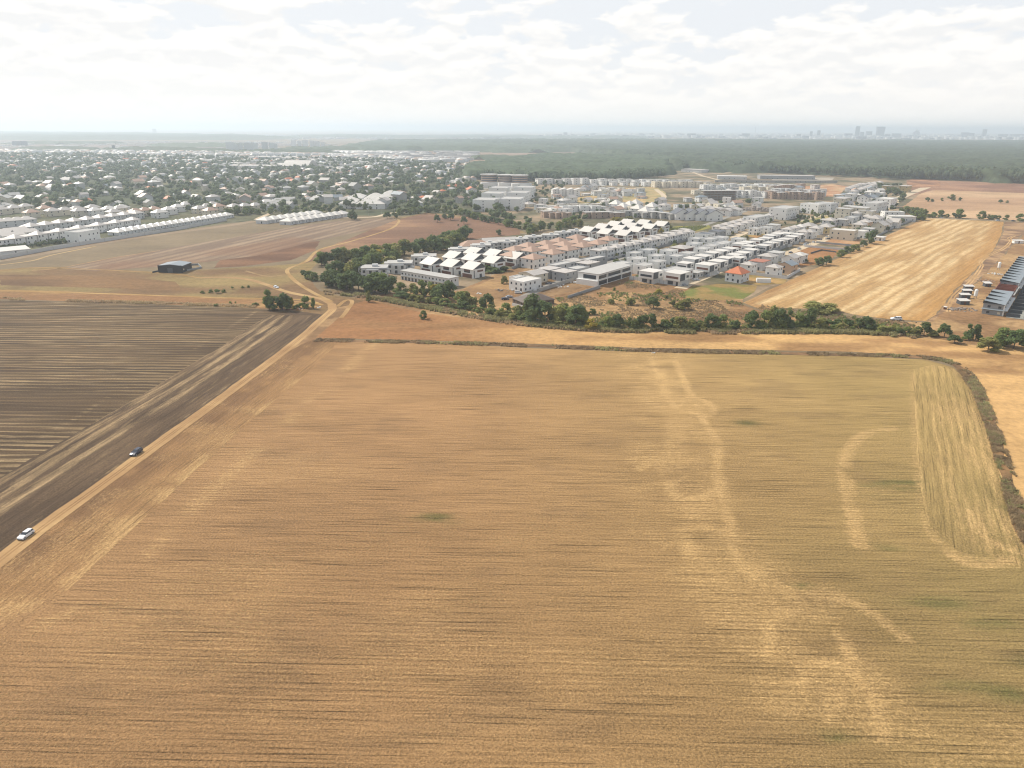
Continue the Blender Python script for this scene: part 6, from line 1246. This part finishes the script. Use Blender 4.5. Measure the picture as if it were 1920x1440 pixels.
# water tanks, site sheds
def tank(px, py, label):
    out = [('tank', MB().cyl(0, 0, 2.2, 6.6, 1.25, 1.25, 18).cyl(0, 0, 6.6, 7.3, 1.25, .6, 18).cyl(0, 0, 1.7, 2.2, .6, 1.25, 18).mesh('tank', M['plastic']))]
    for sx in (-1, 1):
        for sy in (-1, 1): out.append(('leg', MB().box(sx * .8 - .08, sx * .8 + .08, sy * .8 - .08, sy * .8 + .08, -.1, 2.3).mesh('leg', M['concrete'])))
    put(out, 'silo', px, py, label=label, cat='silo', scale=.78)
tank(1828, 560, 'white upright silo beside the site sheds'); tank(1872, 506, 'white upright silo farther up the rough ground')
def shed_parts(L, Wd, rm='roofwhite', wl='darkgrey'):
    return [('wall', MB().box(-L / 2, L / 2, -Wd / 2, Wd / 2, -.1, 2.3).mesh('wall', M[wl])), ('roof', MB().prism([(-Wd / 2 - .4, 2.3), (Wd / 2 + .4, 2.9), (Wd / 2 + .4, 3.02), (-Wd / 2 - .4, 2.42)], -L / 2 - .5, L / 2 + .5, 'x').mesh('roof', M[rm])), ('door', MB().box(-.5, .5, -Wd / 2 - .05, -Wd / 2, 0, 2).mesh('door', M['brownwin']))]
for x, y, L, Wd, lb in ((1805, 570, 5.5, 4.5, 'largest white roofed site shed, nearest the scrub'), (1808, 559, 5.6, 3, 'long white roofed site shed behind the largest one'), (1812, 551, 5.2, 2.6, 'third white roofed site shed up the slope'), (1815, 543, 5.4, 2.6, 'farthest white roofed site shed of the row'), (1850, 537, 4, 3.2, 'small white roofed shed left of the terrace rear')):
    put(shed_parts(L, Wd), 'site_shed', x, y, label=lb, cat='shed', rot=R(-2), group='white roofed site sheds', scale=(.95, .95, .95))
put([('cabin', MB().box(-1.4, 1.4, -1.2, 1.2, 0, 2.3).mesh('cabin', M['brownwin'])), ('roof', MB().box(-1.6, 1.6, -1.4, 1.4, 2.3, 2.5).mesh('roof', M['white']))], 'cabin', 1772, 580, scale=.6, label='tiny dark cabin with white lid on the rough ground', cat='cabin')
put(shed_parts(8, 3.5, 'roofwhite', 'white'), 'site_shed', 1908, 456, label='white site container near the right edge track', cat='shed', rot=R(-2))
put([('body', MB().box(-4.5, 4.5, -1.6, 1.6, .1, 2.8).mesh('body', M['white'], .15)), ('ridge', MB().prism([(-1.5, 2.7), (0, 3.2), (1.5, 2.7)], -4.4, 4.4, 'x').mesh('ridge', M['roofwhite']))], 'container', 1431, 530, label='white container parked at the brown field corner', cat='container', rot=R(-5))
# rubble and goods lying about
def pile(px, py, r, h, mat, label, n=26, cat='pile', size=.6):
    rng = np.random.default_rng(int(px)); p = G(px, py); mb = MB()
    for i in range(n):
        a = rng.uniform(0, 6.28); q = r * math.sqrt(rng.uniform(0, 1)); s = size * rng.uniform(.4, 1.1); x, y = q * math.cos(a), q * math.sin(a) * .7; z = max(0, h * (1 - q / r)) * rng.uniform(.4, 1)
        mb.box(x - s, x + s * rng.uniform(.4, 1), y - s * .7, y + s * rng.uniform(.3, .9), -.05, z + s * .5)
    setp(link('rubble_pile', mb.mesh('rubble_pile', M[mat]), loc=p), label, None, None, 'stuff')
pile(1800, 580, 9, .8, 'junk', 'grey rubble strewn before the nearest site shed', 60); pile(1848, 527, 6, .8, 'brick', 'brick heaps behind the small white roofed shed', 30); pile(1865, 514, 5, 1.4, 'plastic', 'pale bags stacked by the upper silo', 16)
pile(985, 543, 10, 1.6, 'plastic', 'white vans and goods stacked behind the dark bronze roofed house', 26, size=1.2); pile(938, 545, 5, 1.3, 'junk', 'dark debris heap on the dry grass by the tree line', 14); pile(897, 551, 2, .9, 'plastic', 'small white tarpaulin heap on the dry grass', 6)
pile(1048, 536, 8, .8, 'plastic', 'pale boards lying by the lane wall', 24); pile(1085, 531, 6, 1.6, 'plastic', 'white covered goods left of the white hall', 12, size=1); pile(597, 577, 1.6, 1.0, 'plastic', 'white litter heap right of the small trees', 5); pile(568, 579, 2.2, .7, 'plastic', 'white litter heap between the small trees', 5)
pile(1420, 394, 26, 5, 'junk', 'large construction rubble heap between the white blocks', 60, size=2.5); pile(1575, 396, 10, 3, 'cream', 'sand heap by the beige blocks', 20, size=1.5); pile(1225, 662, .9, .7, 'plastic', 'tiny pale litter on the ditch bank', 4, size=.35)
# ------------------------------------------------------------------ cars
def car_parts(paint, wagon=0.0):
    import bmesh
    prof = [(-2.2, .32), (-2.25, .72), (-2.12, .92), (-1.75, 1.0), (2.0 * .42, .98), (1.55, .90), (2.05, .74), (2.2, .5), (2.15, .30)]
    bm = bmesh.new(); secs = []
    for y, k, zt in ((-.88, .97, .0), (-.80, 1.0, .03), (0, 1.02, .05), (.80, 1.0, .03), (.88, .97, .0)):
        secs.append([bm.verts.new((x * k, y, z + (zt if z > .6 else 0) - (.0 if abs(y) < .85 else .04 if z > .8 else 0))) for x, z in prof])
    for a, b in zip(secs[:-1], secs[1:]):
        for i in range(len(prof)): j = (i + 1) % len(prof); bm.faces.new((a[i], a[j], b[j], b[i]))
    bm.faces.new(secs[0][::-1]); bm.faces.new(secs[-1]); bmesh.ops.recalc_face_normals(bm, faces=bm.faces)
    body = bpy.data.meshes.new('body'); bm.to_mesh(body); bm.free(); body.materials.append(M[paint])
    for f in body.polygons: f.use_smooth = False
    xr = -1.95 - wagon * .1
    cab = MB(); lo = [(xr, -.80, .98), (.95, -.80, .98), (.95, .80, .98), (xr, .80, .98)]; hi = [(xr + .45 - wagon * .25, -.62, 1.43), (.15, -.62, 1.43), (.15, .62, 1.43), (xr + .45 - wagon * .25, .62, 1.43)]
    for i in range(4): j = (i + 1) % 4; cab.quad(lo[i], lo[j], hi[j], hi[i])
    cab.quad(*hi); cab.quad(*lo[::-1])
    out = [('body', body), ('windows', cab.mesh('windows', M['glass'])), ('roof_panel', MB().box(hi[0][0] - .02, .2, -.62, .62, 1.42, 1.47).mesh('roof_panel', M[paint], .015))]
    for x in (-.1, -1.0): 
        for y in (-.7, .7): out.append(('pillar', MB().prism([(x - .05, .96), (x + .05, .96), (x - .02, 1.44), (x - .1, 1.44)], y - .05, y + .05).mesh('pillar', M[paint])))
    for x in (-1.38, 1.38):
        for y0, y1 in ((-.92, -.70), (.70, .92)):
            out.append(('wheel', MB().cyl(x, .33, y0, y1, .33, .33, 16, 'y').mesh('wheel', M['rubber']), [('rim', MB().cyl(x, .33, y0 - .012 if y0 < 0 else y0 + .01, y1 - .01 if y0 < 0 else y1 + .012, .2, .2, 12, 'y').mesh('rim', M['carsilver']))]))
    for y in (-.65, .65): out.append(('headlight', MB().box(2.05, 2.2, y - .18, y + .18, .58, .74).mesh('headlight', M['lamp']))); out.append(('mirror', MB().box(.55, .75, y * 1.5 - .1, y * 1.5 + .1, .95, 1.1).mesh('mirror', M[paint])))
    out.append(('bumper', MB().box(2.1, 2.26, -.8, .8, .3, .46).mesh('bumper', M['black'])))
    out.append(('underbody', MB().box(-1.9, 1.9, -.75, .75, .16, .34).mesh('underbody', M['black'])))
    return out
trk = angle_of((262, 857), (40, 1012)); cw, cn, cs_ = get('cw', lambda: car_parts('carwhite', 1)), get('cn', lambda: car_parts('carnavy', 1)), get('cs', lambda: car_parts('carsilver'))
def car(parts, px, py, rot, label, s=1.0, group=None): put(parts, 'car', px, py, rot=rot, label=label, cat='car', scale=s, group=group)
car(cw, 49, 1006, trk, 'white car driving down the dirt road at the left edge', .92); car(cn, 256, 851, trk, 'dark navy car farther up the dirt road', 1.0)
car(cw, 518, 540, angle_of((500, 534), (540, 548)), 'small white car on the meadow track'); car(cw, 1680, 600, R(175), 'white car parked below the golden field', 1.25)
for i, (x, y, rt, c, lb) in enumerate(((1284, 536, R(10), cs_, 'silver car at the panel fence end by the street mouth'), (1304, 526, R(25), cw, 'white car parked on the street beside the grey annexe'), (1341, 514, R(10), cw, 'white car by the duplex side of the street'), (947, 562, R(20), cn, 'dark car parked left of the bronze roofed house'), (955, 558, R(30), cs_, 'silver car parked near the bronze roofed house'),
                                       (972, 550, R(5), cw, 'white car behind the bronze roofed house'), (1559, 446, R(5), cw, 'white van like car before the cream block'), (1512, 458, R(20), cs_, 'silver car on the sandy street'), (1765, 409, R(0), cs_, 'silver car on the far country road'), (1871, 414, R(0), cw, 'pale car on the far country road at right'), (1900, 415, R(0), cn, 'dark car on the far country road at right'), (1552, 449, R(170), cn, 'dark car on the sandy street by the cream block'))):
    car(c, x, y, rt, lb)
kk = 0
for p0, p1, n in (((1284, 532), (1362, 506), 5), ((1480, 474), (1572, 434), 8), ((1010, 540), (1100, 507), 6), ((1390, 498), (1520, 438), 12), ((1150, 488), (1290, 446), 9), ((1210, 505), (1380, 452), 10), ((660, 392), (735, 376), 7), ((1410, 424), (1440, 417), 4), ((1500, 408), (1600, 396), 8), ((1660, 395), (1690, 368), 6), ((100, 452), (230, 428), 8), ((745, 502), (760, 510), 3)):
    for x, y in rowof(p0, p1, n):
        kk += 1; put((cw, cs_, cn)[(kk * 7 // 3) % 3], 'car', x + random.uniform(-3, 3), y + random.uniform(-1, 1), rot=UROT + random.choice((0, 0, 1.57)), group='cars parked in the estate streets', phrase=('white', 'silver', 'dark')[(kk * 7 // 3) % 3] + ' parked car', cat='car')
finish_labels()
